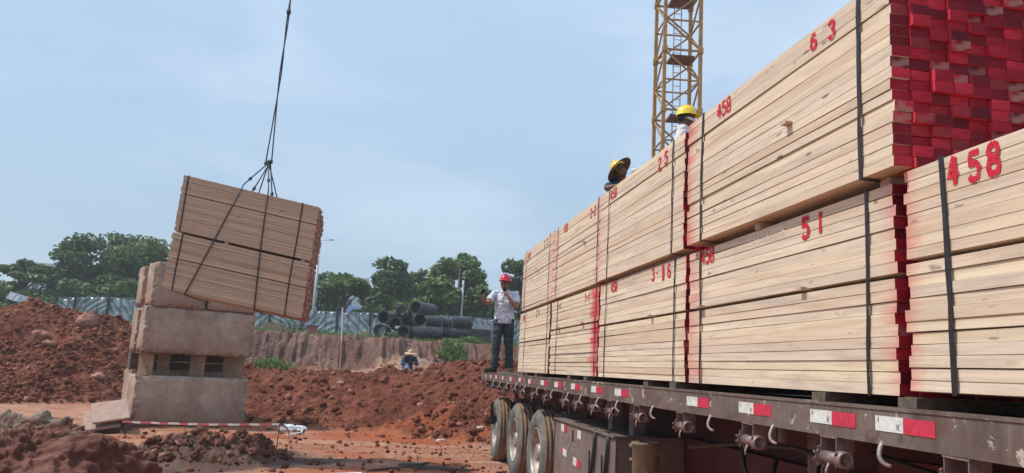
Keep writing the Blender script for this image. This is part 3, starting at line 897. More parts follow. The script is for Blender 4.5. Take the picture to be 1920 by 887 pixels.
def bundle(label, group, loc, rows, height, cols=15, gap_after=None, gap=0.014, straps=(0.75, -0.75), texts=(), rot=None,
           wood='wood', ends='core', spray=(0, 0, 0, 0), sticks=(), shear=0.0, planks=True, seed=0, jx=0.004, lsc=1.0, strap_w=0.016, lean=0.0):
    """loc: base centre. Local -X is the long face towards the camera, local Y the plank length."""
    rr = random.Random(900 + seed)
    W = cols * PLANK_W + 0.004 * (cols - 1)
    pitch_x = PLANK_W + 0.004
    root = empty('timber_bundle', loc, rot)
    tag(root, label, 'timber bundle', group)
    pitch = (height - (gap if gap_after else 0)) / rows
    zs = [pitch * r + (gap if gap_after and r >= gap_after else 0) for r in range(rows)]
    var = plank_variants(wood)
    xs = [-W / 2 + PLANK_W / 2 + pitch_x * c for c in range(cols)]
    single_cols = []
    if planks:
        single_cols = list(range(cols)) if ends == 'planks' else [0]
    text_rows = {rows - 1, rows - 2, rows - 3}
    for c in single_cols:
        for r in range(rows):
            o = bpy.data.objects.new('plank', rr.choice(var))
            COL.objects.link(o)
            o.parent = root
            jxx = 0 if c else (0.0004 if r in text_rows and texts else rr.choice([0, 0, .25, .5, 1, -.6, 1.5, 2.4]) * jx * rr.uniform(.4, 1.0))
            yj = rr.gauss(0, 0.0065) if c == 0 else rr.choice([0, 0, 0, 0, -.010, .012, -.016]) + rr.gauss(0.0, 0.005)
            o.location = (xs[c] + jxx, yj + shear * zs[r], zs[r] + 0.0006)
            o.scale = (1, lsc, (pitch - 0.0006) / PLANK_T)
            if c == 0: o.rotation_euler = (0, R(rr.gauss(0, 1.1)), R(rr.gauss(0, .05)))
            if c:
                o['spray_near'] = 0.22; o['spray_near_power'] = 0.97
            if c == 0:
                if rr.random() < 0.5: o.rotation_euler = (0, R(rr.gauss(0, 1.1)), R(180 + rr.gauss(0, .05))); sp = (spray[2], spray[3], spray[0], spray[1])
                else: sp = spray
                if any(spray):
                    k = rr.uniform(0.5, 1.0)
                    o['spray_far'] = sp[0] * rr.uniform(.7, 1.2); o['spray_far_power'] = sp[1] * k
                    o['spray_near'] = sp[2] * rr.uniform(.7, 1.2); o['spray_near_power'] = sp[3] * k
    # everything behind the outer column: one joined mass of planks
    if ends != 'planks':
        c0 = 1 if planks else 0
        V, Fq, mi = [], [], []
        for c in range(c0, cols):
            for r in range(rows):
                yj = rr.gauss(0, 0.012) + shear * zs[r]
                b = len(V)
                x0, x1 = xs[c] - PLANK_W / 2, xs[c] + PLANK_W / 2
                z0, z1 = zs[r] + 0.001, zs[r] + pitch - 0.001
                y0, y1 = -PLANK_L / 2 * lsc + yj, PLANK_L / 2 * lsc + yj
                V += [(x, y, z) for x in (x0, x1) for y in (y0, y1) for z in (z0, z1)]
                for f, m in (((0, 1, 3, 2), 0), ((4, 6, 7, 5), 0), ((0, 4, 5, 1), 1), ((2, 3, 7, 6), 1), ((0, 2, 6, 4), 0), ((1, 5, 7, 3), 0)):
                    Fq.append([b + i for i in f]); mi.append(m)
        o = link_mesh('inner_planks', np_mesh('inner_planks', V, Fq, [M[wood], M['red_end']], mi=mi), root)
        o['kind'] = 'stuff'
        o['spray_near'] = 0.17; o['spray_near_power'] = 0.95; o['spray_far'] = 0.17; o['spray_far_power'] = 0.95
    for y in straps:
        strap_loop(root, y, W, height, lean=lean + rr.uniform(-.01, .01), w=strap_w, shear=shear)
    for (y, z, out, h, wy) in sticks:
        mb = MB()
        mb.box((-W / 2 - out / 2 + 0.25, y, z + h / 2), (out + 0.5, wy, h))
        mb.build('spacer_stick', M['stick'], root)
    for tx in texts:
        text, yc, zc, h, mat = tx[:5]
        kw = tx[5] if len(tx) > 5 else {}
        side_text(root, text, yc - loc[1], zc - loc[2], h, mat, -W / 2 - 0.0016, **kw)
    return root, W

BW = 15 * PLANK_W + 0.004 * 14
def lay(face_x): return face_x + BW / 2
GT = 'timber bundles stacked on the trailer'
ST = dict(slant=0.0)
bundle('pale timber bundle numbered 458 nearest the camera, cut by the right edge', GT, (lay(1.775), 1.505, 1.630), 19, 0.768, gap_after=11, gap=0.016,
       straps=(2.275 - 1.505, 0.75 - 1.505), strap_w=0.021, lean=0.02,
       texts=[('4', 2.237, 2.342, .088, 'red_spray', dict(w=.27, squeeze=.85)), ('5', 2.143, 2.335, .088, 'red_spray', dict(w=.25, squeeze=.85)), ('8', 2.063, 2.338, .092, 'red_spray', dict(w=.27, squeeze=.85))],
       spray=(0.11, 0.75, 0, 0), sticks=[(0.42, 0.447, 0.012, 0.014, 0.04), (-0.3, 0.447, 0.012, 0.014, 0.04)], seed=1)
bundle('pale timber bundle numbered 458 and 5 1, lower tier under the red-ended bundle', GT, (lay(1.78), 3.532, 1.613), 18, 0.763, gap_after=10, gap=0.016,
       straps=(4.352 - 3.562, 2.745 - 3.562), strap_w=0.018,
       texts=[('458', 4.236, 2.331, .080, 'red_spray', dict(w=.22)), ('5', 3.163, 2.312, .088, 'red_spray', dict(w=.27)), ('1', 3.042, 2.315, .085, 'red_spray', dict(w=.25)),
              ('ZXCIK', 3.60, 2.338, .050, 'chalk', dict(w=.09, gap=.25)), ('*', 3.36, 2.335, .06, 'chalk', dict(w=.09))],
       spray=(0.26, 0.42, 0.12, 0.6), sticks=[(3.208 - 3.562, 0.424, 0.03, 0.014, 0.045), (4.32 - 3.562, 0.424, 0.035, 0.014, 0.05), (3.63 - 3.562, 0.764, 0.012, 0.034, 0.05), (2.66 - 3.562, 0.764, -0.02, 0.034, 0.06)], seed=2)
bundle('upper timber bundle with a wide wall of red plank ends, numbered 458 and 6 3', GT, (lay(1.725), 3.440, 2.412), 18, 0.740, ends='planks',
       straps=(4.205 - 3.452, 2.668 - 3.452), strap_w=0.020, lean=-0.01,
       texts=[('458', 3.905, 3.098, .078, 'red_spray', dict(w=.22)), ('6', 2.986, 3.096, .066, 'red_spray', dict(w=.26)), ('3', 2.845, 3.090, .070, 'red_spray', dict(w=.26))],
       spray=(0.18, 0.75, 0, 0), sticks=[(3.205 - 3.452, 0.372, 0.035, 0.010, 0.05)], seed=3)
bundle('pale timber bundle numbered 458 and 3-16, lower tier in the middle of the trailer', GT, (lay(1.78), 5.545, 1.613), 18, 0.766, gap_after=10, gap=0.016,
       straps=(6.322 - 5.545, 4.742 - 5.545),
       texts=[('458', 6.105, 2.330, .076, 'red_spray', dict(w=.22)), ('3', 5.167, 2.326, .080, 'red_spray', dict(w=.24)), ('-', 5.085, 2.328, .06, 'red_spray', dict(w=.22)), ('1', 4.965, 2.318, .095, 'red_spray', dict(w=.42)), ('6', 4.855, 2.318, .084, 'red_spray', dict(w=.22)),
              ('*X', 5.62, 2.34, .05, 'chalk', dict(w=.09))],
       spray=(0.12, 0.30, 0.12, 0.30), sticks=[(5.177 - 5.545, 0.424, 0.03, 0.014, 0.04)], seed=4)
bundle('pale timber bundle numbered 458 and 2 5, upper tier in the middle of the trailer', GT, (lay(1.75), 5.52, 2.412), 18, 0.738,
       straps=(6.215 - 5.52, 4.735 - 5.52),
       texts=[('458', 6.10, 3.092, .078, 'red_spray', dict(w=.20)), ('2', 4.998, 3.065, .080, 'red_spray', dict(w=.22)), ('5', 4.874, 3.075, .085, 'red_spray', dict(w=.22)), ('XZX', 5.20, 3.10, .05, 'chalk', dict(w=.09))],
       spray=(0.16, 0.30, 0.10, 0.22), seed=5)
bundle('pale timber bundle with a pink painted band at its end, numbered 1-1 twice, lower tier', GT, (lay(1.785), 7.56, 1.613), 18, 0.766, gap_after=11, gap=0.016,
       straps=(8.21 - 7.56, 6.655 - 7.56),
       texts=[('1-1', 8.148, 2.320, .075, 'red_spray', dict(w=.22)), ('1-1', 6.975, 2.318, .080, 'red_spray', dict(w=.24))],
       spray=(0.03, 0.5, 0.33, 0.95), sticks=[(8.09 - 7.56, 0.468, 0.04, 0.014, 0.05), (7.08 - 7.56, 0.468, 0.03, 0.014, 0.04)], seed=6)
bundle('pale timber bundle numbered 458 and 2-2, upper tier, second from the far end', GT, (lay(1.765), 7.50, 2.412), 18, 0.752, gap_after=10, gap=0.014,
       straps=(8.255 - 7.50, 6.60 - 7.50),
       texts=[('458', 7.90, 3.110, .075, 'red_spray', dict(w=.20)), ('2-2', 6.80, 3.075, .080, 'red_spray', dict(w=.22))],
       spray=(0.30, 0.28, 0.25, 0.30), sticks=[(7.05 - 7.50, 0.416, 0.03, 0.012, 0.04)], seed=7)
bundle('pale timber bundle numbered 458 and 2 4, lower tier at the far end', GT, (lay(1.785), 9.59, 1.613), 18, 0.766, gap_after=9, gap=0.016,
       straps=(10.14 - 9.59, 8.72 - 9.59),
       texts=[('458', 10.27, 2.310, .070, 'red_spray', dict(w=.20)), ('2', 9.39, 2.318, .080, 'dark_mark', dict(w=.18)), ('4', 9.25, 2.320, .080, 'dark_mark', dict(w=.18))],
       spray=(0.05, 0.5, 0.03, 0.4), sticks=[(9.25 - 9.59, 0.383, 0.02, 0.014, 0.04)], seed=8)
bundle('pale timber bundle with 3-3 in dark marks, upper tier at the far end', GT, (lay(1.770), 9.46, 2.412), 18, 0.772, gap_after=10, gap=0.014,
       straps=(10.20 - 9.46, 8.70 - 9.46),
       texts=[('458', 10.02, 3.110, .075, 'red_spray', dict(w=.22)), ('3', 9.02, 3.112, .080, 'dark_mark', dict(w=.18)), ('3', 8.86, 3.115, .080, 'dark_mark', dict(w=.18))],
       spray=(0.35, 0.25, 0.25, 0.3), sticks=[(9.35 - 9.46, 0.418, 0.02, 0.012, 0.05)], seed=9)
# second row of the load, which carries the two helpers
for (y, z, h, lb) in ((9.2, 1.613, 0.766, 'lower'), (9.2, 2.412, 0.745, 'upper'), (11.25, 1.613, 0.766, 'lower'), (11.25, 2.412, 0.745, 'upper')):
    bundle('hidden %s-tier timber bundle %s' % (lb, 'under the man with the plain yellow helmet' if y < 10 else 'under the man with the brimmed yellow helmet'),
           GT, (3.02 + BW / 2, y, z), 18, h, planks=False, seed=int(y * 3 + z))

# the two bundles hanging in the crane sling
BL = Vector((-3.001, 11.18, 2.465))
HY = Vector((-0.9865, -0.018, 0.15497)).normalized()
HZ = (Vector((0, 0, 1)) - HY * HY.z).normalized()
HX = HY.cross(HZ)
HROT = Matrix((HX, HY, HZ)).transposed()
heul = HROT.to_euler()
def hang(px, py, pz):      # px: depth behind the front face, py: along the length to the left (0 = left end), pz: up
    return BL + HX * px + HY * py + HZ * pz
GH = 'timber bundles hanging in the sling'
b1, _ = bundle('tan timber bundle hanging in the sling, lower of the two', GH, hang(BW / 2, -PLANK_L / 2 + 0.035, 0), 18, 0.765, gap_after=10, gap=0.014, rot=heul, wood='wood_tan',
       straps=(0.80, -0.70), shear=0.10, lsc=0.955, seed=20, strap_w=0.018)
b2, _ = bundle('tan timber bundle hanging in the sling, upper of the two', GH, hang(BW / 2 - 0.012, -PLANK_L / 2 + 0.105, 0.80), 18, 0.765, gap_after=12, gap=0.012, rot=heul, wood='wood_tan',
       straps=(0.86, -0.70), shear=0.10, lsc=0.955, seed=21, strap_w=0.018)
for y in (0.3, -0.75):
    mb = MB(); mb.box((0, y, 0.783), (BW - 0.02, 0.05, 0.030)); mb.build('spacer_stick', M['stick'], b1)

# crane sling
sl = empty('crane_sling', hang(0.5, -0.81, 2.12))
tag(sl, 'dark wire rope sling holding the two hanging timber bundles', 'crane sling')
so = sl.location.copy()
J = so.copy()
mb = MB()
for s in (-1, 1):
    pts = []
    for k in range(60):
        t = k / 59
        z = 16.0 * t
        w = 0.030 * max(0.0, 1 - z / 0.75) + 0.011
        a = max(0.0, z - 0.6) * 4.0 + (0 if s < 0 else math.pi)
        pts.append(J + Vector((0.024 * z + math.cos(a) * w, math.sin(a) * w, z)))
    mb.tube(pts, 0.010, 6)
mb.build('hoist_rope', M['rope'], sl, True, so)
mb = MB()
mb.sphere(J, (0.035, 0.03, 0.05), 8, 6); mb.box(J + Vector((0.03, 0, 0.02)), (0.05, 0.04, 0.05)); mb.box(J + Vector((-0.035, 0, -0.01)), (0.05, 0.035, 0.045))
mb.build('hook_block', M['rope'], sl, True, so); mb = MB()
mb.lathe([(0.0, -.05), (0.028, -.04), (0.034, 0), (0.028, .04), (0, .05)], 8, 'Z', J + Vector((0.024 * 2.37, 0, 2.37)))
mb.build('rope_clamp', M['rope'], sl, True, so)
def leg(pts, clampt):
    mb = MB(); mb.tube(pts, 0.0095, 6); o = mb.build('sling_leg', M['rope'], sl, True, so)
    a, b = Vector(pts[0]), Vector(pts[1])
    for t in clampt:
        c = a.lerp(b, t); d = (b - a).normalized()
        m2 = MB(); m2.tube([c - d * 0.035, c - d * 0.02, c + d * 0.02, c + d * 0.035], [0.012, 0.024, 0.022, 0.012], 8)
        m2.build('rope_clamp', M['rope'], o, True, so)
e = 0.020
leg([J, hang(-e, -0.66, 1.63), hang(-e, -0.50, 0.85), hang(-e, -0.315, 0.0), hang(-e * .5, -0.31, -e), hang(BW + e, -0.31, -e), hang(BW + e, -0.45, 0.8), hang(BW + e, -0.66, 1.63), J + Vector((0.0, .02, 0))], (0.75,))
leg([J, hang(-e, -1.00, 1.63), hang(-e, -1.10, 0.85), hang(-e, -1.235, 0.0), hang(-e * .5, -1.235, -e), hang(BW + e, -1.235, -e), hang(BW + e, -1.1, 0.8), hang(BW + e, -1.02, 1.63), J + Vector((0.0, .02, 0))], (0.65,))
leg([J + Vector((0.015, 0.01, 0)), hang(0.16, -0.76, 1.590)], (0.9,))
leg([J + Vector((0.025, 0.01, 0)), hang(0.16, -1.04, 1.590)], (0.93,))

# ------------------------------------------------------------------ trailer
tr = empty('flatbed_trailer', (3.0, 7.5, G))
tag(tr, 'dirty brown flatbed trailer with ratchet winches and red-white tape, loaded with timber', 'trailer')
TO = tr.location.copy()
RX = 1.75                                   # outer face of the near side rail
Y0, Y1 = 0.4, 14.18
def tbuild(mb, name, mat, smooth=False, parent=None):
    return mb.build(name, mat, parent or tr, smooth, TO)
mb = MB()
mb.box((RX + 0.03, (Y0 + Y1) / 2, 1.508), (0.06, Y1 - Y0, 0.130))
mb.box((RX + 0.075, (Y0 + Y1) / 2, 1.448), (0.16, Y1 - Y0, 0.012))
mb.box((RX + 0.078, (Y0 + Y1) / 2, 1.566), (0.165, Y1 - Y0 + .004, 0.010))
tbuild(mb, 'side_rail', M['rail'])
mb = MB(); mb.box((4.22, (Y0 + Y1) / 2, 1.505), (0.06, Y1 - Y0, 0.136)); tbuild(mb, 'side_rail', M['rail'])
mb = MB(); mb.box((3.0, Y1 + 0.03, 1.500), (2.50, 0.06, 0.145)); tbuild(mb, 'rear_rail', M['rail'])
mb = MB(); mb.box((3.03, (Y0 + Y1) / 2, 1.548), (2.30, Y1 - Y0 - .01, 0.022)); tbuild(mb, 'deck', M['dunnage'])
for x in (2.50, 3.50):
    mb = MB()
    mb.box((x, 7.3, 1.17), (0.02, 13.4, 0.42)); mb.box((x, 7.3, 1.388), (0.16, 13.4, 0.016)); mb.box((x, 7.3, 0.952), (0.16, 13.4, 0.016))
    tbuild(mb, 'chassis_beam', M['chassis'])
cm = None
for k in range(22):
    y = 0.8 + k * 0.62
    if cm is None:
        mb = MB(); mb.box((3.0, 0, 1.490), (2.36, 0.05, 0.088)); cmesh = mb.mesh('cross_member', M['chassis'], off=TO)
        cm = True
    o = link_mesh('cross_member', cmesh, tr); o.location = (0, y, 0)
mb = MB()
mb.box((RX + 0.02, Y1 + 0.05, 1.50), (0.03, 0.05, 0.10)); tbuild(mb, 'tail_lamp', M['red_tape'])
# tape stickers on the rail
for ya, yb, half in ((2.645, 2.33, 0), (3.085, 2.766, 0), (3.754, 3.424, 0), (4.44, 4.119, 0), (5.895, 5.561, 0), (6.585, 6.237, 0), (7.32, 6.973, 0), (8.049, 7.70, 0), (8.777, 8.42, 0), (9.539, 9.24, 0), (10.23, 9.95, 0), (10.98, 10.66, 0), (11.7, 11.4, 0), (12.4, 12.1, 0), (13.0, 12.75, 0), (13.6, 13.4, 0)):
    m_ = ya + (yb - ya) * random.uniform(.44, .5)
    z = 1.512 + random.uniform(-.003, .003); hh = 0.052
    far = ya > 9
    mb = MB(); mb.box((RX - 0.0012, (ya + m_) / 2, z), (0.0024, ya - m_, hh)); w = tbuild(mb, 'white_tape', M['white_tape'])
    mb = MB(); mb.box((RX - 0.0012, (m_ + yb) / 2, z - 0.001), (0.0026, m_ - yb - .001, hh)); tbuild(mb, 'red_tape', M['red_tape'])
    if ya < 4:
        m2 = MB()
        for t, yo, zo, hq in (('RE', m_ + 0.030, z - 0.008, .018), ('*', ya - 0.018, z + 0.012, .018)):
            u = 0
            for ch in t:
                for st in DIGITS[ch]:
                    ribbon(m2, st, 0.16, lambda p, l, u=u: (RX - 0.0030, yo - u - (p.x - .3) * hq * .7, zo + (p.y - .5) * hq), 0)
                u += hq * 0.55
        tbuild(m2, 'tape_print', M['dark_mark'], parent=w)
# dunnage beams under the load: things of their own
dn = None
DLAB = {2.50: 'under the left end of the nearest bundle at the right', 3.05: 'under the bundle numbered 5 1, near its red end', 4.72: 'under the bundle numbered 3-16, near its right end', 5.31: 'under the middle of the bundle numbered 3-16',
        6.90: 'under the pink-banded bundle, near its right end', 7.60: 'under the middle of the pink-banded bundle', 9.20: 'under the far lower bundle, near its right end', 9.95: 'under the farthest lower bundle, near its left end'}
for i, y in enumerate(DLAB):
    root = empty('dunnage_beam', (1.80, y, 1.5715))
    tag(root, 'dark dunnage timber ' + DLAB[y], 'dunnage beam', 'dunnage beams under the load')
    mb = MB(); ln = 2.3; x0 = random.uniform(-0.012, 0.02)
    hh = 0.0405
    mb.box((x0 + ln / 2, 0, hh / 2), (ln, 0.095, hh)); mb.box((x0 - 0.003, 0, hh / 2), (0.006, 0.090, hh - .005), mat=1)
    for q in range(3): mb.box((x0 + 0.2 + q * .5, random.uniform(-.002, .002), hh / 2), (0.45, 0.099, hh - 0.006))
    link_mesh('dunnage_timber', mb.mesh('dunnage_timber', [M['dunnage'], M['dunnage_end']]), root)
pk = empty('deck_plank', (1.93, 11.9, 1.5715)); tag(pk, 'dark plank lying lengthwise on the deck by the worker with the red helmet', 'plank')
mb = MB(); mb.box((0, -0.2, 0.016), (0.14, 2.6, 0.032)); mb.box((0.14, 0.1, 0.012), (0.12, 2.2, 0.024)); link_mesh('plank_body', mb.mesh('plank_body', M['dunnage']), pk)

# winches and hooks hanging under the rail
def make_winch():
    mb = MB()
    for s, hgt in ((-1, .115), (1, .10)):
        mb.box((0.02, s * 0.055, -hgt / 2), (0.075, 0.005, hgt))
    mb.box((0.02, 0, -0.004), (0.08, 0.12, 0.006)); mb.box((0.055, 0, -0.05), (0.005, 0.105, 0.09))
    w = link_mesh('winch', mb.mesh('winch', M['winch']), tr)
    mb = MB(); mb.tube([(0.0, -0.056, -0.082), (0.0, 0.056, -0.082)], 0.024, 12); mb.build('drum', M['winch'], w, True)
    mb = MB()
    mb.lathe([(0.0, 0), (0.034, 0), (0.034, 0.008), (0.0, 0.008)], 14, 'Y', (0, 0.062, -0.082))
    for k in range(9):
        a = k / 9 * 2 * math.pi
        mb.box((0.037 * math.cos(a), 0.066, -0.082 + 0.037 * math.sin(a)), (0.012, 0.008, 0.010), Matrix.Rotation(-a, 3, 'Y'))
    mb.build('ratchet_wheel', M['winch'], w)
    mb = MB()
    mb.lathe([(0.030, -0.058), (0.033, -0.062), (0.033, -0.100), (0.024, -0.102), (0.022, -0.080), (0.0, -0.080)], 14, 'Y', (0, 0, -0.082))
    for k in range(3):
        a = k * 2.09 + 0.5
        mb.sphere((0.033 * math.cos(a), -0.078, -0.082 + 0.033 * math.sin(a)), 0.008, 6, 4, 1)
    link_mesh('drum_cap', mb.mesh('drum_cap', [M['winch'], M['hose']], True), w)
    mb = MB(); mb.tube([(-0.01, 0.0, -0.10), (-0.02, 0.004, -0.13), (-0.016, 0.008, -0.150)], 0.0055, 6); mb.build('pawl', M['hook'], w, True)
    return w
wy = (2.24, 2.95, 3.653, 4.542, 5.352, 6.02, 6.546, 7.147, 7.628, 8.505, 9.286, 10.06, 10.694, 11.461, 12.111, 12.8, 13.45)
wp = make_winch()
for i, y in enumerate(wy):
    o = wp if i == 0 else copy_tree(wp, tr)
    o.location = Vector((RX + 0.012 + random.uniform(0, .01), y, 1.441)) - TO
    o.rotation_euler = (random.uniform(-.03, .03), random.uniform(-.06, .06), random.uniform(-.03, .03))
mb = MB()
pts = []
for k in range(9):
    a = k / 8
    pts.append((-0.006 - 0.022 * math.sin(a * math.pi), -0.042 * (1 - math.cos(a * math.pi * .5)) - .004, -0.078 * math.sin(a * math.pi * .5)))
mb.tube(pts, [0.0085, .0085, .0085, .0085, .008, .0075, .007, .0065, .006], 8)
hk = mb.build('tie_hook', M['hook'], tr, True)
for i, y in enumerate((2.61, 3.395, 4.088, 5.013, 5.80, 6.33, 6.90, 7.40, 8.1, 8.9, 9.7, 10.4, 11.1, 11.8, 12.5)):
    o = hk if i == 0 else hk.copy()
    if i: COL.objects.link(o)
    o.location = Vector((RX + 0.004, y, 1.452)) - TO
    o.rotation_euler = (0, 0, random.uniform(-.5, .3))

# wheels
def make_wheel():
    w = bpy.data.objects.new('wheel', None); COL.objects.link(w); w.parent = tr
    prof = [(.290, .030), (.300, .008), (.330, .0), (.375, -.010), (.420, -.010), (.455, .004), (.478, .024), (.492, .034),
            (.496, .050), (.486, .054), (.486, .064), (.498, .068), (.500, .105), (.490, .109), (.490, .119), (.500, .123), (.500, .160), (.490, .164), (.490, .174), (.498, .178), (.496, .210),
            (.478, .226), (.455, .246), (.420, .260), (.330, .250), (.290, .220)]
    mats = [0] * 6 + [1] * 15 + [0] * 5
    mb = MB(); mb.lathe(prof, 40, 'X', mats=mats)
    link_mesh('tyre', mb.mesh('tyre', [M['rubber'], M['tread']], True), w)
    mb = MB()
    mb.lathe([(.292, .012), (.288, .004), (.278, .006), (.268, .030), (.262, .105), (.225, .135), (.175, .128), (.135, .128), (.128, .095), (.118, .090), (.105, .060), (.095, .025), (.060, .020), (.0, .020)], 32, 'X')
    for k in range(10):
        a = k / 10 * 2 * math.pi
        mb.box((0.118, .152 * math.cos(a), .152 * math.sin(a)), (0.03, 0.024, 0.024), Matrix.Rotation(a, 3, 'X'))
    link_mesh('rim', mb.mesh('rim', M['rim'], True), w)
    mb = MB()
    for k in range(8):
        a = (k + .5) / 8 * 2 * math.pi
        mb.lathe([(0.0, 0), (.022, 0), (.022, .004), (0, .004)], 10, 'X', (0.1285, .205 * math.cos(a), .205 * math.sin(a)))
    link_mesh('hand_hole', mb.mesh('hand_hole', M['hose']), w)
    return w
wh = make_wheel()
first = True
for y in (12.85, 11.00, 9.42):
    for x, fl in ((1.84, 0), (2.14, 0), (4.16, 1), (3.86, 1)):
        o = wh if first else copy_tree(wh, tr)
        first = False
        o.location = Vector((x, y, 0.50 + G - 0.01)) - TO
        o.rotation_euler = (random.uniform(0, 6), 0, R(180) if fl else R(random.uniform(-1.5, 1.5)))
    mb = MB(); mb.tube([(1.95, y, 0.69), (4.05, y, 0.69)], 0.07, 10); tbuild(mb, 'axle', M['chassis'], True)
    mb = MB(); mb.box((2.50, y, 0.84), (0.09, 1.1, 0.10)); tbuild(mb, 'leaf_spring', M['chassis'])
mb = MB(); mb.box((2.0, 13.05, 0.92), (0.42, 0.02, 0.34)); tbuild(mb, 'mud_flap', M['hose'])
mb = MB(); mb.box((3.0, 13.6, 0.95), (2.0, 0.08, 0.10)); mb.box((2.3, 13.62, 1.2), (0.06, 0.06, 0.5)); mb.box((3.7, 13.62, 1.2), (0.06, 0.06, 0.5)); tbuild(mb, 'rear_bumper', M['steel_grey'])

# toolbox, legs and fittings under the deck
mb = MB()
mb.box((2.13, 7.235, 0.84), (0.56, 2.17, 0.62)); mb.box((2.12, 7.235, 1.158), (0.60, 2.21, 0.016))
mb.box((1.846, 7.235, 0.84), (0.008, 2.19, 0.60))
tb = tbuild(mb, 'toolbox', M['toolbox'])
mb = MB(); mb.box((1.840, 7.55, 1.045), (0.006, 0.045, 0.11)); tbuild(mb, 'latch_slot', M['hose'], parent=tb)
for (y, z, w, h, mt) in ((7.99, 1.085, 0.13, .07, 'white_tape'), (7.87, 1.083, 0.11, .07, 'red_tape'), (7.30, 1.075, .13, .075, 'white_tape'), (7.86, 0.855, .16, .065, 'white_tape'), (7.98, 0.86, .08, .06, 'red_tape'), (7.43, 0.82, .13, .07, 'white_tape'), (7.30, 0.815, .13, .07, 'red_tape')):
    mb = MB(); mb.box((1.8395, y, z), (0.004, w, h), Matrix.Rotation(R(3), 3, 'X')); tbuild(mb, 'sticker', M[mt], parent=tb)
u = 0
for ch in 'MEEN HAM':
    m2 = MB()
    for st in DIGITS.get(ch, []):
        ribbon(m2, st, 0.22, lambda p, l, u=u: (1.8400, 7.98 - u - p.x * .09, 0.91 + p.y * .11 - u * 0.02), 0, 0.03)
    u += 0.085
    if m2.v: tbuild(m2, 'faded_letter', M['faded'], parent=tb)
for ya, za in ((6.70, .0), (6.30, .0)):
    mb = MB()
    for q in range(3):
        pts = [(1.83, ya + 0.02 * q, 1.175), (1.825, ya + .03 * q - .02, 1.08 - .02 * q), (1.828, ya + .05 * q, 0.95 - .06 * q), (1.828, ya + .06 * q + .03, 0.82 - .05 * q), (1.83, ya + .10 * q, 0.98)]
        mb.tube(pts, 0.008, 5)
    tbuild(mb, 'tie_strap', M['hose'], True, tb)
for y in (6.87, 6.27):
    mb = MB(); mb.box((2.06, y, 1.02), (0.11, 0.11, 0.86)); tbuild(mb, 'support_post', M['steel_grey'])
mb = MB(); mb.box((2.0, 8.42, 1.25), (0.012, 0.02, 0.36)); mb.box((2.0, 8.42, 0.95), (0.30, 0.012, 0.50)); tbuild(mb, 'mudguard_bracket', M['steel_grey'])
mb = MB()
mb.lathe([(0.0, .40), (.096, .40), (.100, .42), (.098, 1.135), (.106, 1.140), (.106, 1.160), (.098, 1.162), (.09, 1.10), (0, 1.10)], 28, 'Z', (1.955, 5.75, 0))
mb.box((1.90, 5.87, 1.12), (0.05, 0.06, 0.03)); mb.box((1.90, 5.87, 1.02), (0.05, 0.05, 0.02))
tbuild(mb, 'dust_tank', M['cyl'], True)
mb = MB()
mb.box((2.45, 4.3, 1.00), (0.10, 3.6, 0.36)); mb.bar((2.3, 3.4, 1.28), (2.34, 1.2, 1.36), 0.09, 0.09); tbuild(mb, 'side_guard', M['chassis'])
mb = MB()
for x in (2.2,):
    mb.box((x, 3.72, 0.98), (0.14, 0.14, 0.95)); mb.box((x, 3.72, 0.50), (0.18, 0.18, 0.5))
mb.tube([(2.2, 3.72, 1.10), (1.93, 3.70, 1.12)], 0.022, 8)
mb.tube([(2.2, 3.90, 1.04), (2.6, 3.90, 1.02)], 0.03, 8)
tbuild(mb, 'landing_leg', M['steel_grey'])
for pts, r in (([(1.95, 4.9, 1.21), (2.0, 4.3, 1.29), (2.02, 3.7, 1.33), (2.04, 3.3, 1.30)], 0.012), ([(1.98, 4.2, 1.30), (1.95, 4.12, 1.18), (1.97, 3.98, 1.05), (2.0, 3.9, 1.12), (2.0, 3.92, 0.9), (2.02, 3.9, 0.6)], 0.014),
               ([(2.05, 3.95, 1.25), (2.0, 3.93, 1.12), (1.98, 3.97, 0.98), (2.02, 4.2, 0.90), (2.05, 4.3, 1.0)], 0.011), ([(2.1, 3.6, 1.33), (2.02, 3.5, 1.25), (2.0, 3.45, 1.0), (2.05, 3.4, 0.8)], 0.010), ([(2.1, 3.2, 1.36), (2.2, 2.8, 1.30), (2.25, 2.2, 1.34)], 0.012)):
    mb = MB(); mb.tube(pts, r, 6); tbuild(mb, 'air_hose', M['hose'], True)
for y in (3.83, 3.76):
    mb = MB(); mb.box((1.98, y, 1.395), (0.02, 0.05, 0.09), Matrix.Rotation(R(12), 3, 'X')); tbuild(mb, 'cable_clip', M['steel_grey'])

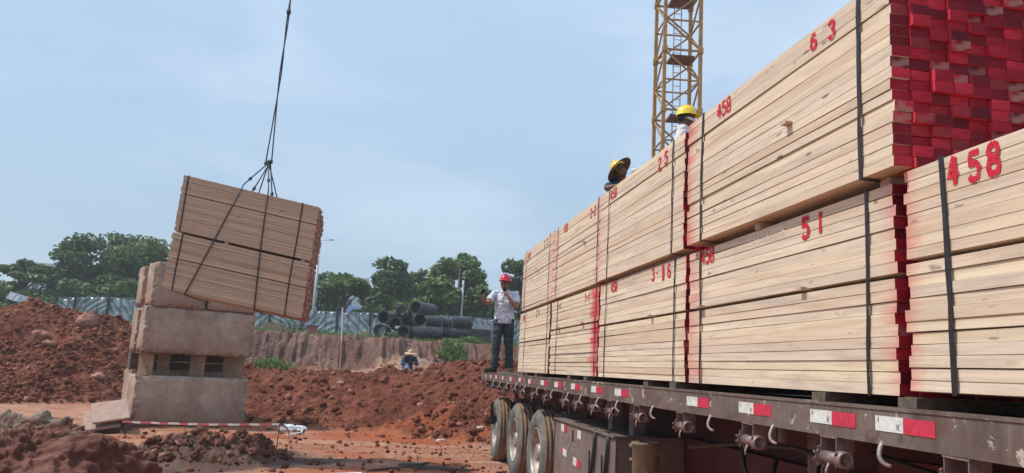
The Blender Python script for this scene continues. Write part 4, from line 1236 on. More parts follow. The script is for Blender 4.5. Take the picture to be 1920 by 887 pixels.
# ------------------------------------------------------------------ concrete ballast blocks
def rough_block(L, D, Hh, seed, chip=0.05):
    """a cast block with rounded, chipped arrises; local x = length, y = depth, z up, origin at base centre"""
    nx_, ny_, nz_ = 84, 34, 36
    rr = np.random.default_rng(seed)
    def face(u, v):
        U, V = np.meshgrid(u, v); return U.ravel(), V.ravel()
    vs, fs = [], []
    def grid(a, b, fn):
        U, V = np.meshgrid(np.linspace(-1, 1, a + 1), np.linspace(-1, 1, b + 1))
        P = fn(U.ravel(), V.ravel())
        base = sum(len(q) for q in vs)
        vs.append(P)
        id_ = np.arange((a + 1) * (b + 1)).reshape(b + 1, a + 1) + base
        fs.append(np.stack([id_[:-1, :-1].ravel(), id_[:-1, 1:].ravel(), id_[1:, 1:].ravel(), id_[1:, :-1].ravel()], 1))
    one = lambda u: np.ones_like(u)
    grid(nx_, nz_, lambda u, v: np.stack([u, -one(u), v], 1)); grid(nx_, nz_, lambda u, v: np.stack([-u, one(u), v], 1))
    grid(ny_, nz_, lambda u, v: np.stack([one(u), u, v], 1)); grid(ny_, nz_, lambda u, v: np.stack([-one(u), -u, v], 1))
    grid(nx_, ny_, lambda u, v: np.stack([u, v, one(u)], 1)); grid(nx_, ny_, lambda u, v: np.stack([u, -v, -one(u)], 1))
    P = np.concatenate(vs); Fq = np.concatenate(fs)
    half = np.array([L, D, Hh]) / 2
    P = P * half
    # round and chip the arrises
    nx1 = fbm(P[:, 0] * 3 + seed * 7.3 + P[:, 1] * 2.1, P[:, 2] * 3 + P[:, 1] * 2.7, 4, seed)
    nx2 = fbm(P[:, 0] * 11 + seed * 3.1 + P[:, 1] * 7.7, P[:, 2] * 11 + P[:, 1] * 8.3, 3, seed + 5)
    rad = 0.030 + chip * np.clip(nx1 + 0.15, 0, 1) * 1.5
    inner = half - rad[:, None]
    q = np.clip(P, -inner, inner)
    d = P - q
    n = np.linalg.norm(d, axis=1, keepdims=True); n[n < 1e-9] = 1
    P = q + d / n * np.minimum(n, rad[:, None])
    nrm = d / n
    edge = np.clip((np.sort(np.abs(P) / half, axis=1)[:, 1] - 0.82) / 0.18, 0, 1)
    nx3 = fbm(P[:, 0] * 23 + P[:, 1] * 17.7, P[:, 2] * 23 + P[:, 1] * 19.3 + seed, 3, seed + 8)
    P = P + nrm * (nx2 * 0.010 + nx1 * 0.010 + (nx3 * 0.080 - 0.012 - 0.03 * np.abs(nx2)) * edge)[:, None]
    P[:, 2] += Hh / 2
    me = np_mesh('ballast_block', P, Fq, M['concrete'], smooth=True)
    return me

BA = R(28.5)
BU = Vector((math.cos(BA), math.sin(BA), 0)); BV = Vector((-math.sin(BA), math.cos(BA), 0))
BC = Vector((-4.57, 16.08, 0))              # front left corner of the stack at the ground
def blk(u, v, z, L, D, Hh, seed, label, rz=0.0, tilt=0.0):
    p = BC + BU * (u + L / 2) + BV * (v + D / 2)
    o = link_mesh('ballast_block', rough_block(L, D, Hh, seed), loc=(p.x, p.y, z))
    o.rotation_euler = (0, tilt, BA + rz)
    tag(o, label, 'concrete block', 'stacked concrete ballast blocks')
blk(0.0, 0.0, 0.20, 2.16, 0.62, 0.96, 1, 'large concrete block at the bottom of the stack, front one behind the barrier tape')
blk(0.06, 0.70, 0.20, 2.16, 0.62, 1.06, 2, 'concrete block at the bottom of the stack, hidden behind the front one')
blk(0.03, 0.0, 1.60, 2.14, 0.46, 0.88, 3, 'large concrete block above the steel beams, front one under the hanging timber')
blk(0.0, 0.50, 1.60, 2.10, 0.40, 0.84, 4, 'concrete block above the steel beams, behind the front one')
blk(0.08, -0.02, 2.485, 1.04, 0.50, 0.86, 5, 'concrete block on top of the stack, left front one beside the hanging timber', 0.02)
blk(0.02, 0.54, 2.485, 1.00, 0.42, 0.80, 6, 'concrete block on top of the stack, left rear one showing only its rounded end', 0.02)
blk(1.16, 0.0, 2.485, 0.98, 0.80, 0.40, 7, 'low concrete block on top of the stack, right one half hidden by the hanging timber')
# short steel beams between the lower and the middle blocks
def ibeam(u, v, rz, label, ln=0.46, hh=0.43, fwid=0.27):
    p = BC + BU * u + BV * v
    root = empty('steel_beam', (p.x, p.y, 1.165), (0, 0, BA + rz))
    tag(root, label, 'steel beam', 'short steel beams between the concrete blocks')
    mb = MB(); mb.box((0, 0, hh - .012), (fwid, ln, .020)); mb.build('flange', M['ibeam'], root)
    mb = MB(); mb.box((0, 0, .010), (fwid, ln, .020)); mb.build('flange', M['ibeam'], root)
    mb = MB(); mb.box((0.0, 0, hh / 2 - .001), (0.030, ln - .004, hh - .046)); mb.build('web', M['ibeam'], root)
ibeam(0.20, 0.24, 0.62, 'rusty steel beam stub at the left end between the blocks', ln=0.34)
ibeam(0.56, 0.42, 0.75, 'rusty steel beam stub set back, second from the left between the blocks', ln=0.26)
ibeam(1.16, 0.22, 0.90, 'rusty steel beam stub in the middle between the blocks', ln=0.30)
ibeam(1.88, 0.24, 0.95, 'rusty steel beam stub at the right end between the blocks', ln=0.42, fwid=0.30)
for k_, (u_, z_) in enumerate(((0.05, 1.265), (0.05, 1.435))):  # bars added so that the gap behind the beams reads as dark shade
    p_ = BC + BU * (u_ + 1.0) + BV * 0.98
    pt = empty('gap_filler', (p_.x, p_.y, z_), (0, 0, BA)); tag(pt, 'added dark bar standing for shade in the gap behind the steel beams, %s one' % ('lower' if k_ == 0 else 'upper'), 'gap filler')
    mb = MB(); mb.box((0, 0, .08), (2.0, .22, .16)); mb.build('gap_filler_body', M['dunnage'], pt)
# boards leaning beside the stack
bd = empty('board_pile', (-4.72, 15.35, G + 0.0))
tag(bd, 'two dusty pinkish boards lying tilted at the left foot of the concrete stack', 'boards')
for i, (dx, dz, rz) in enumerate(((0, .33, 0.35), (-.12, .19, 0.30))):
    mb = MB(); mb.box((dx, 0, dz), (0.58, 0.75, 0.035), Euler((R(22), R(-10), rz)).to_matrix()); mb.build('board', M['board'], bd)
mb = MB(); mb.box((0.12, .1, .12), (.42, .5, .26)); mb.build('packing', M['dunnage'], bd)

# ------------------------------------------------------------------ foreground boulder and stones
def boulder(name, c, r, mat, seed, label, cat, sub=40, amp=0.22, group=None, f=1.6, down=0.15):
    n, m = sub * 2, sub
    th = np.linspace(0.02, math.pi - 0.02, m); ph = np.linspace(0, 2 * math.pi, n, endpoint=False)
    T, P_ = np.meshgrid(th, ph, indexing='ij')
    D = np.stack([np.sin(T) * np.cos(P_), np.sin(T) * np.sin(P_), np.cos(T)], -1).reshape(-1, 3)
    q = D * f
    def tri(f_, o_, sd, g_):      # noise without a null direction
        x_, y_, z_ = q[:, 0] * f_, q[:, 1] * f_, q[:, 2] * f_
        w_ = np.abs(D) ** 3; w_ = w_ / w_.sum(1, keepdims=True)
        return w_[:, 2] * fbm(x_ + seed, y_, o_, sd, g_) + w_[:, 0] * fbm(y_ + seed, z_, o_, sd + 40, g_) + w_[:, 1] * fbm(z_ + seed, x_, o_, sd + 80, g_)
    k, k2, k3 = tri(1.1, 5, seed, .55), np.abs(tri(2.3, 4, seed + 9, .6)), tri(6.5, 4, seed + 19, .65)
    rad = 1 + amp * 1.6 * k - amp * 1.1 * k2 + amp * 0.40 * k3 + (amp * 0.25 * np.abs(tri(15, 3, seed + 29, .6)) if sub > 60 else 0)
    P = D * rad[:, None] * np.array(r)
    id_ = np.arange(m * n).reshape(m, n)
    Fq = np.stack([id_[:-1, :].ravel(), id_[1:, :].ravel(), np.roll(id_, -1, 1)[1:, :].ravel(), np.roll(id_, -1, 1)[:-1, :].ravel()], 1)
    o = link_mesh(name, np_mesh(name, P, Fq, mat, smooth=sub > 12), loc=c)
    tag(o, label, cat, group)
    return o

def rock_mat():
    t = NT('dark_rock_with_crust')
    v = t.mapping()
    n = t.noise(v, 3.2, 7, 0.7, 0.4)
    c = t.cramp(n, [(0.3, (0.060, 0.022, 0.016)), (0.5, (0.150, 0.058, 0.042)), (0.7, (0.24, 0.110, 0.080))])
    z = t.sep(t.tc.outputs['Object'])[2]
    m = t.math('ADD', t.ramp(z, 0.57, 0.82, 0, 1), t.math('MULTIPLY', t.math('SUBTRACT', t.noise(v, 4.2, 5, 0.65), 0.5), 1.9), True)
    crust = t.cramp(t.noise(v, 14, 5, 0.7), [(0.3, (0.16, 0.10, 0.075)), (0.5, (0.32, 0.25, 0.19)), (0.7, (0.40, 0.37, 0.30))])
    c = t.mix(t.ramp(m, 0.52, 0.85, 0, 0.7), c, crust)
    t.bump(t.math('ADD', n, t.math('MULTIPLY', t.noise(v, 22, 5, 0.7), .6)), 0.55, 0.04)
    return t.done(c, 0.85, 0, 0.25)
M['rock'] = rock_mat()
boulder('boulder', (-2.42, 5.55, 0.40), (1.22, 0.9, 0.80), M['rock'], 5, 'big dark rock with a pale crust filling the lower left corner', 'boulder', 230, 0.12, f=3.0)
for i, (x, y, s, mt, lb) in enumerate((
        (-9.30, 24.30, .34, 'stone', 'pinkish angular rock at the left edge low on the earth mound'),
        (-9.95, 25.2, .40, 'stone', 'flat brown rock at the very left edge of the picture on the mound'),
        (-9.0, 26.0, .42, 'stone', 'tall pinkish rock wedge high in the middle of the left mound'),
        (-7.55, 23.2, .34, 'stone', 'reddish rock lump low on the left mound near the concrete stack'),
        (-7.6, 26.6, .32, 'stone', 'pale pink rock near the right crest of the left mound'),
        (1.22, 15.60, .13, 'white_stone', 'small flat pale stone at the foot of the middle mound'),
        (1.98, 15.75, .15, 'white_stone', 'squarish white stone by the trailer wheels at the foot of the mound'),
        (-2.33, 11.55, .085, 'white_stone', 'small pale stone in the dark clods beside the big rock'),
        (-1.95, 24.9, .24, 'white_stone', 'pale stone on the crest of the middle mound behind the surveying staff'),
        (0.9, 18.0, .20, 'stone', 'pinkish rock halfway up the middle of the red mound'),
        (-1.0, 20.2, .20, 'stone', 'brown rock on the upper middle mound'))):
    boulder('stone', (x, y, gz(x, y) + s * .2), (s * .62, s * .5, s * .38 if 'tall' not in lb else s * .75), M[mt], 30 + i, lb, 'stone', 7, 0.55, f=1.0)

# ------------------------------------------------------------------ barrier tape, litter
st = empty('barrier_stake', (-1.50, 12.86, gz(-1.50, 12.86) - .05))
tag(st, 'thin dark stake holding the end of the red and white barrier tape', 'stake')
h0 = gz(-1.50, 12.86)
mb = MB(); mb.tube([(0, 0, 0), (0.01, 0.0, 0.64 - h0 + .07)], 0.009, 6); mb.build('stake_rod', M['steel_dark'], st)
tp = empty('barrier_tape', (-3.0, 13.9, 0.58))
tag(tp, 'red and white barrier tape stretched in front of the concrete stack', 'barrier tape')
A_, B_ = Vector((-4.35, 14.85, 0.40)), Vector((-1.49, 12.86, 0.62))
def tape_run(P, name, w=0.032):
    seglen = 0.22
    acc = 0.0
    mbs = [MB(), MB()]
    for a, b in zip(P[:-1], P[1:]):
        col = int(acc / seglen) % 2
        u = Vector((0, 0, 1)) * w / 2
        t = (b - a).normalized(); nn = t.cross(Vector((0, 0, 1))).normalized() * 0.0015
        mbs[col].add([a - u - nn, b - u - nn, b + u - nn, a + u - nn, a - u + nn, b - u + nn, b + u + nn, a + u + nn], [(0, 1, 2, 3), (7, 6, 5, 4), (3, 2, 6, 7), (0, 4, 5, 1)])
        acc += (b - a).length
    for m_, mt in zip(mbs, ('barrier_red', 'barrier_white')):
        m_.build(name, M[mt], tp, False, tp.location)
P_ = [A_.lerp(B_, t) + Vector((0, 0, -0.02 * math.sin(t * math.pi) + 0.003 * math.sin(t * 40))) for t in np.linspace(0, 1, 70)]
tape_run(P_, 'tape_span')
P_ = [B_.lerp(Vector((-1.22, 12.95, gz(-1.22, 12.95) + .03)), t) + Vector((0.05 * math.sin(t * 5), 0.02 * math.sin(t * 9), 0.03 * math.sin(t * 6))) for t in np.linspace(0, 1, 20)]
tape_run(P_, 'tape_tail')
lt = empty('plastic_litter', (-1.65, 16.4, gz(-1.65, 16.4)))
tag(lt, 'crumpled white and blue plastic film at the foot of the mound', 'litter')
for i, (dx, s, mt) in enumerate(((-.08, .17, 'plastic_white'), (.14, .14, 'plastic_white'), (.05, .09, 'plastic_blue'))):
    mb = MB(); mb.sphere((dx, 0, .06), (s, s * .6, s * .45), 12, 7, jit=0.3); mb.build('film', M[mt], lt)
mb = MB(); mb.tube([(.2, 0, .05), (.22, -.5, .03), (.1, -.9, .02), (.02, -1.0, .02)], 0.018, 6); mb.build('film_strip', M['plastic_white'], lt)
sh = empty('foam_sheet', (-0.44, 10.27, gz(-.44, 10.27)))
tag(sh, 'white sheet lying on the ground, only its top edge in the picture', 'sheet')
mb = MB(); mb.box((0, -.22, 0.03), (0.62, 0.45, 0.03), Euler((R(4), R(-3), .1)).to_matrix()); mb.build('sheet_body', M['plastic_white'], sh)
fl = empty('flat_bars', (0.75, 11.7, gz(.75, 11.7)))
tag(fl, 'dark flat steel plate and thin bars lying on the tan ground left of the wheels', 'scrap steel')
mb = MB(); mb.add([(-.42, .02, .02), (-.10, -.14, .05), (.02, .10, .045), (-.2, .22, .02), (-.42, .02, .05), (-.10, -.14, .08), (.02, .10, .075), (-.2, .22, .05)], [(3, 2, 1, 0), (4, 5, 6, 7), (0, 1, 5, 4), (1, 2, 6, 5), (2, 3, 7, 6), (3, 0, 4, 7)]); mb.build('plate', M['steel_dark'], fl)
for a, b in (((-.45, -.1, .03), (.55, -.38, .03)), ((-.1, -.02, .03), (.6, -.28, .03)), ((-.85, -.68, .03), (-.3, -.15, .03)), ((-.25, -.05, .03), (.25, -.24, .05))):
    mb = MB(); mb.bar(a, b, 0.028, 0.02); mb.build('bar', M['steel_dark'], fl)

# ------------------------------------------------------------------ surveying staff, surveyor's tripod
sf = empty('surveying_staff', (-1.324, 26.50, gz(-1.324, 26.5) - .05))
tag(sf, 'tall thin staff, white above and orange below, standing behind the middle mound', 'surveying staff')
zb = sf.location.z
mb = MB(); mb.tube([(0, 0, 0), (-.055, .008, 2.25 - zb)], 0.022, 8); mb.build('lower_staff', M['pole_orange'], sf)
mb = MB(); mb.tube([(-.055, .008, 2.25 - zb), (-.121, .018, 3.36 - zb)], 0.022, 8); mb.build('upper_staff', M['pole_white'], sf)

# ------------------------------------------------------------------ objects along the top of the bank
def pipe_mesh(r, ln, name='corrugated_pipe'):
    mb = MB()
    prof = [(r * .86, 0), (r * .99, 0)]
    nrib = int(ln / 0.075)
    for k in range(nrib):
        y = ln * k / nrib; d = ln / nrib
        prof += [(r, y + d * .08), (r, y + d * .55), (r * .93, y + d * .66), (r * .93, y + d * .95)]
    prof += [(r, ln), (r * .86, ln), (r * .86, 0)]
    mb.lathe(prof, 24, 'Y')
    return mb.mesh(name, M['pipe'])
GP = 'black corrugated pipes stacked on the bank'
pm = pipe_mesh(0.35, 1.9)
for (x, z, y, rz, lb) in ((-0.16, 4.02, 42.2, -26, 'black corrugated pipe, upper left end of the stack'), (0.80, 4.36, 42.3, -8, 'black corrugated pipe with a pale inner rim, second highest in the stack'),
                          (1.47, 4.64, 42.3, -32, 'black corrugated pipe on the very top of the stack'), (0.46, 3.70, 41.9, -10, 'black corrugated pipe in the middle of the stack facing the camera'),
                          (-0.30, 3.30, 42.0, -8, 'black corrugated pipe at the lower left foot of the stack'), (0.93, 3.29, 41.8, -24, 'black corrugated pipe at the foot of the stack behind the grass tuft'),
                          (1.76, 4.00, 42.1, 22, 'black corrugated pipe turned to the right, below the topmost pipe')):
    o = link_mesh('corrugated_pipe', pm, loc=(x, y, z)); o.rotation_euler = (0, 0, R(rz)); tag(o, lb, 'pipe', GP)
for i, (x0, x1, z, y, r, lb) in enumerate(((1.42, 2.05, 3.31, 42.0, .33, 'black pipe lying crosswise in the bottom row, nearest the stacked pipe ends'), (2.08, 2.98, 3.33, 42.0, .35, 'ribbed black pipe lying crosswise in the bottom row, second from the pipe ends'), (3.02, 4.55, 3.42, 42.3, .30, 'long ribbed pipe lying crosswise half hidden by the bank grass'),
                               (2.1, 2.92, 3.96, 42.3, .31, 'ribbed black pipe lying crosswise in the upper row, left one'), (2.98, 3.48, 3.93, 42.4, .27, 'short black pipe lying crosswise in the upper row, middle one'), (3.54, 4.50, 4.00, 42.4, .34, 'smooth dark pipe lying crosswise in the upper row, right one'))):
    o = link_mesh('corrugated_pipe', pipe_mesh(r, x1 - x0), loc=(x0, y, z)); o.rotation_euler = (0, 0, R(-90)); tag(o, lb, 'pipe', GP)
ps = empty('panel_stack', (5.05, 42.2, 2.95)); tag(ps, 'stack of dark panels under a pale cover, right of the black pipes', 'panel stack')
for k in range(5):
    mb = MB(); mb.box((random.uniform(-.02, .02), 0, .08 + k * .135), (0.98, 0.8, 0.115)); mb.build('panel', M['pipe'], ps)
mb = MB(); mb.box((0, 0, .80), (1.06, 0.9, 0.17)); mb.box((0, -.03, .90), (.9, .8, .06)); mb.build('cover', M['sheet'], ps)
def crate(name, loc, size, mat, label, cat, lid=None, slats=0):
    root = empty(name, loc); tag(root, label, cat)
    mb = MB(); mb.box((0, 0, size[2] / 2), size); mb.build('body', M[mat], root)
    if lid: mb = MB(); mb.box((0, 0, size[2] + .03), (size[0] + .08, size[1] + .08, .06)); mb.build('lid', M[lid], root)
    for k in range(slats):
        mb = MB(); mb.box((-size[0] / 2 + (k + .5) * size[0] / slats, -size[1] / 2 - .012, size[2] / 2), (size[0] / slats * .92, .024, size[2] * .96)); mb.build('slat', M[mat], root)
    return root
crate('plywood_crate', (-6.0, 44.4, 2.88), (1.12, .8, .58), 'ply', 'weathered plywood crate on the bank edge below the hanging timber', 'crate', None, 4)
crate('red_crate', (-3.9, 44.1, 2.95), (0.52, .5, .42), 'red_box', 'small faded red box with dark lid on the bank edge', 'box', 'steel_dark')
pl = empty('pallet_pile', (-4.85, 44.2, 2.93)); tag(pl, 'small pile of broken pallets between the plywood crate and the red box', 'pallets')
for k in range(3):
    mb = MB(); mb.box((random.uniform(-.1, .1), 0, .06 + k * .17), (0.72, .6, .04)); mb.build('pallet_deck', M['ply'], pl)
    for q in (-.28, 0, .28):
        mb = MB(); mb.box((q, 0, .14 + k * .17 - .02), (.08, .58, .10)); mb.build('pallet_block', M['dunnage'], pl)
yb = empty('yellow_rack', (-1.15, 44.8, 3.02)); tag(yb, 'low yellow rack in front of the fence, left of the pipes', 'rack')
for z in (.10, .24):
    mb = MB(); mb.box((0, 0, z), (.50, .25, .07)); mb.build('shelf', M['yellow'], yb)
for x in (-.24, .24):
    mb = MB(); mb.box((x, 0, .30), (.04, .22, .60)); mb.build('upright', M['pole_white'], yb)
gl = empty('floodlight_stand', (-0.64, 44.6, 3.0)); tag(gl, 'short pale stand with a dark lamp head beside the pipes', 'floodlight')
mb = MB(); mb.tube([(0, 0, 0), (0.02, 0, 1.08)], 0.03, 8); mb.build('stand_post', M['pole_white'], gl)
mb = MB(); mb.box((0, -.03, 1.16), (.26, .16, .16)); mb.build('lamp_head', M['steel_dark'], gl)
wp_ = empty('leaning_panels', (-19.95, 47.6, 3.0)); tag(wp_, 'bundle of pale blue-white panels leaning at the far left behind the mound', 'panels')
for k in range(4):
    mb = MB(); mb.box((k * .27 - .62, .03 * k, 1.20 - k * .07), (.36, .06, .46), Euler((R(-28), R(16), 0)).to_matrix()); mb.build('panel', M['sheet'], wp_)
for k in range(2):
    mb = MB(); mb.bar((-.7 + k * 1.2, 0.2, 0), (-.7 + k * 1.2, 0.1, 1.15), .07); mb.build('prop', M['post_dark'], wp_)
dk = empty('dark_slab', (-18.75, 47.3, 3.0)); tag(dk, 'dark slab leaning behind the crest of the left mound', 'slab')
mb = MB(); mb.box((-.1, 0, .70), (1.35, .5, .55), Euler((0, R(17), 0)).to_matrix()); mb.build('slab_body', M['steel_dark'], dk)

# ------------------------------------------------------------------ site fence: plastic sheets on posts
def fence(pts, label, z0s, z1s, seed):
    root = empty('site_fence', (pts[0][0], pts[0][1], z0s[0]))
    tag(root, label, 'fence')
    off = root.location.copy()
    for i, ((xa, ya), (xb, yb)) in enumerate(zip(pts[:-1], pts[1:])):
        n, m = 44, 24
        U, V = np.meshgrid(np.linspace(0, 1, n + 1), np.linspace(0, 1, m + 1))
        u, v = U.ravel(), V.ravel()
        ln = math.hypot(xb - xa, yb - ya)
        s = 1 if (i + seed) % 2 else -1
        wr = 0.042 * np.sin((u * ln * 4.3 + s * v * 5.2 + 2.2 * fbm(u * 1.3 + i * 2.7, v * 1.1, 2, seed + 21) + 1.3 * fbm(u * 2 + i * 5, v * 2, 3, seed)) * 3.1) * (0.25 + 0.75 * np.clip(fbm(u * 1.5 + i * 3.1, v * 1.5 + 4, 2, seed + 3) + 0.6, 0, 1)) + 0.06 * fbm(u * 5 + i * 9, v * 4, 3, seed + 7)
        x = xa + (xb - xa) * u; y = ya + (yb - ya) * u
        za = z0s[i] + (z0s[i + 1] - z0s[i]) * u; zt = z1s[i] + (z1s[i + 1] - z1s[i]) * u - 0.05 * np.sin(u * math.pi) * (1 + s * .5)
        z = za + (zt - za) * v
        nx_, ny_ = -(yb - ya) / ln, (xb - xa) / ln
        P = np.stack([x + nx_ * wr - off.x, y + ny_ * wr - off.y, z - off.z], 1)
        id_ = np.arange((n + 1) * (m + 1)).reshape(m + 1, n + 1)
        Fq = np.stack([id_[:-1, :-1].ravel(), id_[:-1, 1:].ravel(), id_[1:, 1:].ravel(), id_[1:, :-1].ravel()], 1)
        me = np_mesh('fence_sheet', P, Fq, M['sheet'], smooth=True)
        o = link_mesh('fence_sheet', me, root)
        md = o.modifiers.new('thick', 'SOLIDIFY'); md.thickness = 0.012
        mb = MB(); mb.bar((xa, ya - .02, z1s[i]), (xb, yb - .02, z1s[i + 1]), .05); mb.build('top_rail', M['rail_pale'], root, off=off)
        for q in (1 / 3, 2 / 3):
            px_, py_ = xa + (xb - xa) * q, ya + (yb - ya) * q
            mb = MB(); mb.bar((px_, py_ - .09, z0s[i]), (px_, py_ - .09, z1s[i]), .025); mb.build('batten', M['post_dark'], root, off=off)
    for i, (x, y) in enumerate(pts):
        mb = MB(); mb.bar((x, y - .07, z0s[i] - .3), (x, y - .07, z1s[i] + .18), .14); mb.build('fence_post', M['post_dark'], root, off=off)
fence([(-20.6, 53.8), (-19.4, 53.6), (-17.3, 53.2), (-15.0, 52.9), (-12.9, 52.6), (-10.7, 52.3), (-9.0, 52.0)], 'silvery wrinkled plastic site fence on the left behind the earth mound', [3.15] * 7, [4.55, 4.68, 4.80, 4.76, 4.70, 4.62, 4.60], 1)
fence([(-8.9, 51.9), (-7.25, 51.7), (-5.2, 51.4), (-3.05, 51.05), (-1.0, 50.75), (1.1, 50.4), (3.2, 50.1), (5.3, 49.8), (7.4, 49.5), (9.5, 49.2)], 'silvery grey plastic site fence behind the pipes in the middle', [3.15] * 10, [4.55, 4.58, 4.62, 4.66, 4.70, 4.74, 4.78, 4.76, 4.72, 4.70], 2)

# ------------------------------------------------------------------ vegetation
def leaf_cloud(clumps, n, size, droop=0.25):
    """clumps: (x,y,z,rx,ry,rz). Many small leaf faces in the shell of each clump."""
    V = []
    wts = np.array([c[3] * c[4] + c[3] * c[5] for c in clumps]); wts = wts / wts.sum()
    for c, w in zip(clumps, wts):
        k = max(8, int(n * w))
        d = RNG.normal(size=(k, 3)); d /= np.linalg.norm(d, axis=1, keepdims=True)
        rad = RNG.uniform(0.25, 1.0, (k, 1)) ** 0.45
        rad *= 1 + 0.35 * vnoise(d[:, 0] * 2.5 + c[0], d[:, 1] * 2.5 + d[:, 2] * 2 + c[1], 7)[:, None]
        p = np.array(c[:3]) + d * rad * np.array(c[3:6])
        a = RNG.normal(size=(k, 3)); a[:, 2] *= 0.5; a /= np.linalg.norm(a, axis=1, keepdims=True)
        nrm = d * 0.6 + RNG.normal(size=(k, 3)) * 0.55 + np.array([0, 0, 0.6])
        b = np.cross(nrm, a); b /= np.linalg.norm(b, axis=1, keepdims=True) + 1e-9
        s = (size * RNG.uniform(0.55, 1.35, (k, 1)))
        q = np.stack([p - a * s, p + b * s * .55 + a * s * .1, p + a * s - np.array([0, 0, droop]) * s, p - b * s * .55 + a * s * .1], 1)
        V.append(q.reshape(-1, 3))
    V = np.concatenate(V)
    return V, np.arange(len(V)).reshape(-1, 4)

TREE_N = [0]
def tree(x, y, top, width, label, kind='round', mat='leaf_dark', n=3600, size=0.21, base=3.15, bare=0.3, seed=None):
    TREE_N[0] += 1
    rr = random.Random(500 + TREE_N[0])
    Ht = top - base
    root = empty('tree', (x, y, base - 0.1)); tag(root, label, 'tree', 'trees beyond the fence')
    clumps, limbs = [], []
    ht = Ht * bare
    tips = []
    if kind == 'umbrella':
        nl = 11
        for i in range(nl):
            a = i / nl * 6.283 + rr.uniform(-.3, .3); d = width / 2 * rr.uniform(.35, .95)
            zt = Ht * (0.90 - 0.22 * (d / (width / 2)) ** 2 + rr.uniform(-.05, .03))
            tips.append((d * math.cos(a), d * math.sin(a), zt)); s = width * rr.uniform(.11, .17)
            clumps.append((d * math.cos(a), d * math.sin(a), zt, s * 1.25, s * 1.25, s * .50))
        clumps.append((0, 0, Ht * .93, width * .15, width * .15, Ht * .06)); tips.append((0, 0, Ht * .93))
    elif kind == 'layered':
        for L in range(6):
            f = L / 5
            z = Ht * (bare + (1 - bare) * (0.06 + .88 * f)); wr = width / 2 * (1.0 - 0.55 * f) * rr.uniform(.85, 1.1)
            for i in range(8 if L < 4 else 5):
                a = i / 8 * 6.283 + L * .7 + rr.uniform(-.3, .3); d = wr * rr.uniform(.35, .85)
                s = width * rr.uniform(.10, .17)
                clumps.append((d * math.cos(a), d * math.sin(a), z + rr.uniform(-.45, .45), s * 1.2, s * 1.2, s * .75)); tips.append(clumps[-1][:3])
    elif kind == 'conifer':
        for L in range(9):
            f = L / 8; z = Ht * (.12 + .85 * f); wr = width / 2 * (1.02 - f)
            for i in range(6):
                a = i / 6 * 6.283 + L; clumps.append((wr * .6 * math.cos(a), wr * .6 * math.sin(a), z - wr * .12, wr * .5 + .1, wr * .5 + .1, .22))
    else:
        nc = 34
        for i in range(nc):
            d = np.array([rr.gauss(0, 1) for _ in range(3)]); d /= np.linalg.norm(d)
            q = rr.uniform(.25, .84) ** .5
            zc = Ht * (bare + (1 - bare) * .5); rz = Ht * (1 - bare) * .5
            s = width * rr.uniform(.09, .17)
            p = (d[0] * q * width / 2, d[1] * q * width / 2, zc + d[2] * q * rz)
            p = (p[0], p[1], min(p[2], Ht - s * .7))
            clumps.append((*p, s * 1.15, s * 1.15, s * .85)); tips.append(p)
    V, Fq = leaf_cloud(clumps, int(n * 1.5), size)
    link_mesh('crown', np_mesh('crown', V, Fq, M[mat]), root)
    mb = MB(); tw = 0.05 + Ht * 0.022
    mb.tube([(0, 0, -.2), (rr.uniform(-.1, .1), 0, ht * .5), (rr.uniform(-.15, .15), 0, ht), (rr.uniform(-.2, .2), 0, Ht * .8)], [tw * 1.3, tw, tw * .85, tw * .25], 8)
    mb.build('trunk', M['bark'], root, True)
    mb = MB()
    for p in tips[::(1 if kind == 'umbrella' else 2)]:
        z0 = min(ht * rr.uniform(.85, 1.5), p[2] * .85)
        mb.tube([(0, 0, z0), (p[0] * .45, p[1] * .45, z0 + (p[2] - z0) * .55), p], [tw * .5, tw * .32, tw * .10], 5)
    if mb.v: mb.build('limb', M['bark'], root, True)
    return root

T = tree
T(-33.2, 72.5, 8.7, 4.6, 'dark drooping conifer-like tree at the left edge', 'conifer', 'leaf_dark', 3400, bare=.1)
T(-28.3, 67.0, 8.35, 4.2, 'small umbrella-crowned tree with a bare trunk, left of the tall dark trees', 'umbrella', 'leaf_dark', 1700, .22, bare=.5)
T(-29.6, 65.2, 6.6, 5.6, 'low yellow-green bushy tree at the left end of the fence', 'round', 'leaf_light', 3400, bare=.05)
T(-26.4, 66.0, 5.9, 4.4, 'low green bush between the yellow-green one and the layered tree', 'round', 'leaf_mid', 3000, bare=.05)
T(-25.0, 68.7, 10.2, 6.8, 'tall dark tree with layered branches, left of the round crown', 'layered', 'leaf_dark', 5200, bare=.12)
T(-22.9, 72.6, 11.2, 6.6, 'tall airy tree between the layered one and the large round crown', 'layered', 'leaf_dark', 3800, bare=.35)
T(-19.6, 68.8, 10.9, 7.6, 'large dense round tree beside the concrete stack', 'round', 'leaf_mid', 9500, bare=.1)
T(-22.0, 65.5, 7.4, 5.5, 'dense lower green tree in front of the large round one', 'round', 'leaf_dark', 4500, bare=.05)
T(-18.4, 64.8, 7.6, 5.2, 'mid-green bushy tree directly left of the concrete stack', 'round', 'leaf_mid', 4500, bare=.05)
T(-15.6, 69.4, 10.2, 6.4, 'dense tree half hidden behind the concrete stack', 'round', 'leaf_mid', 5200, bare=.1)
T(-5.6, 66.5, 8.9, 4.2, 'dark tree just right of the hanging timber, behind the white lamp pole', 'round', 'leaf_dark', 3200, bare=.15)
T(-3.35, 61.2, 8.35, 4.6, 'spreading umbrella-shaped tree with visible forked limbs behind the surveying staff', 'umbrella', 'leaf_mid', 2300, .22, bare=.42)
T(-0.9, 66.9, 7.9, 3.2, 'small flat-topped tree between the umbrella tree and the taller ones', 'umbrella', 'leaf_dark', 1500, .24, bare=.35)
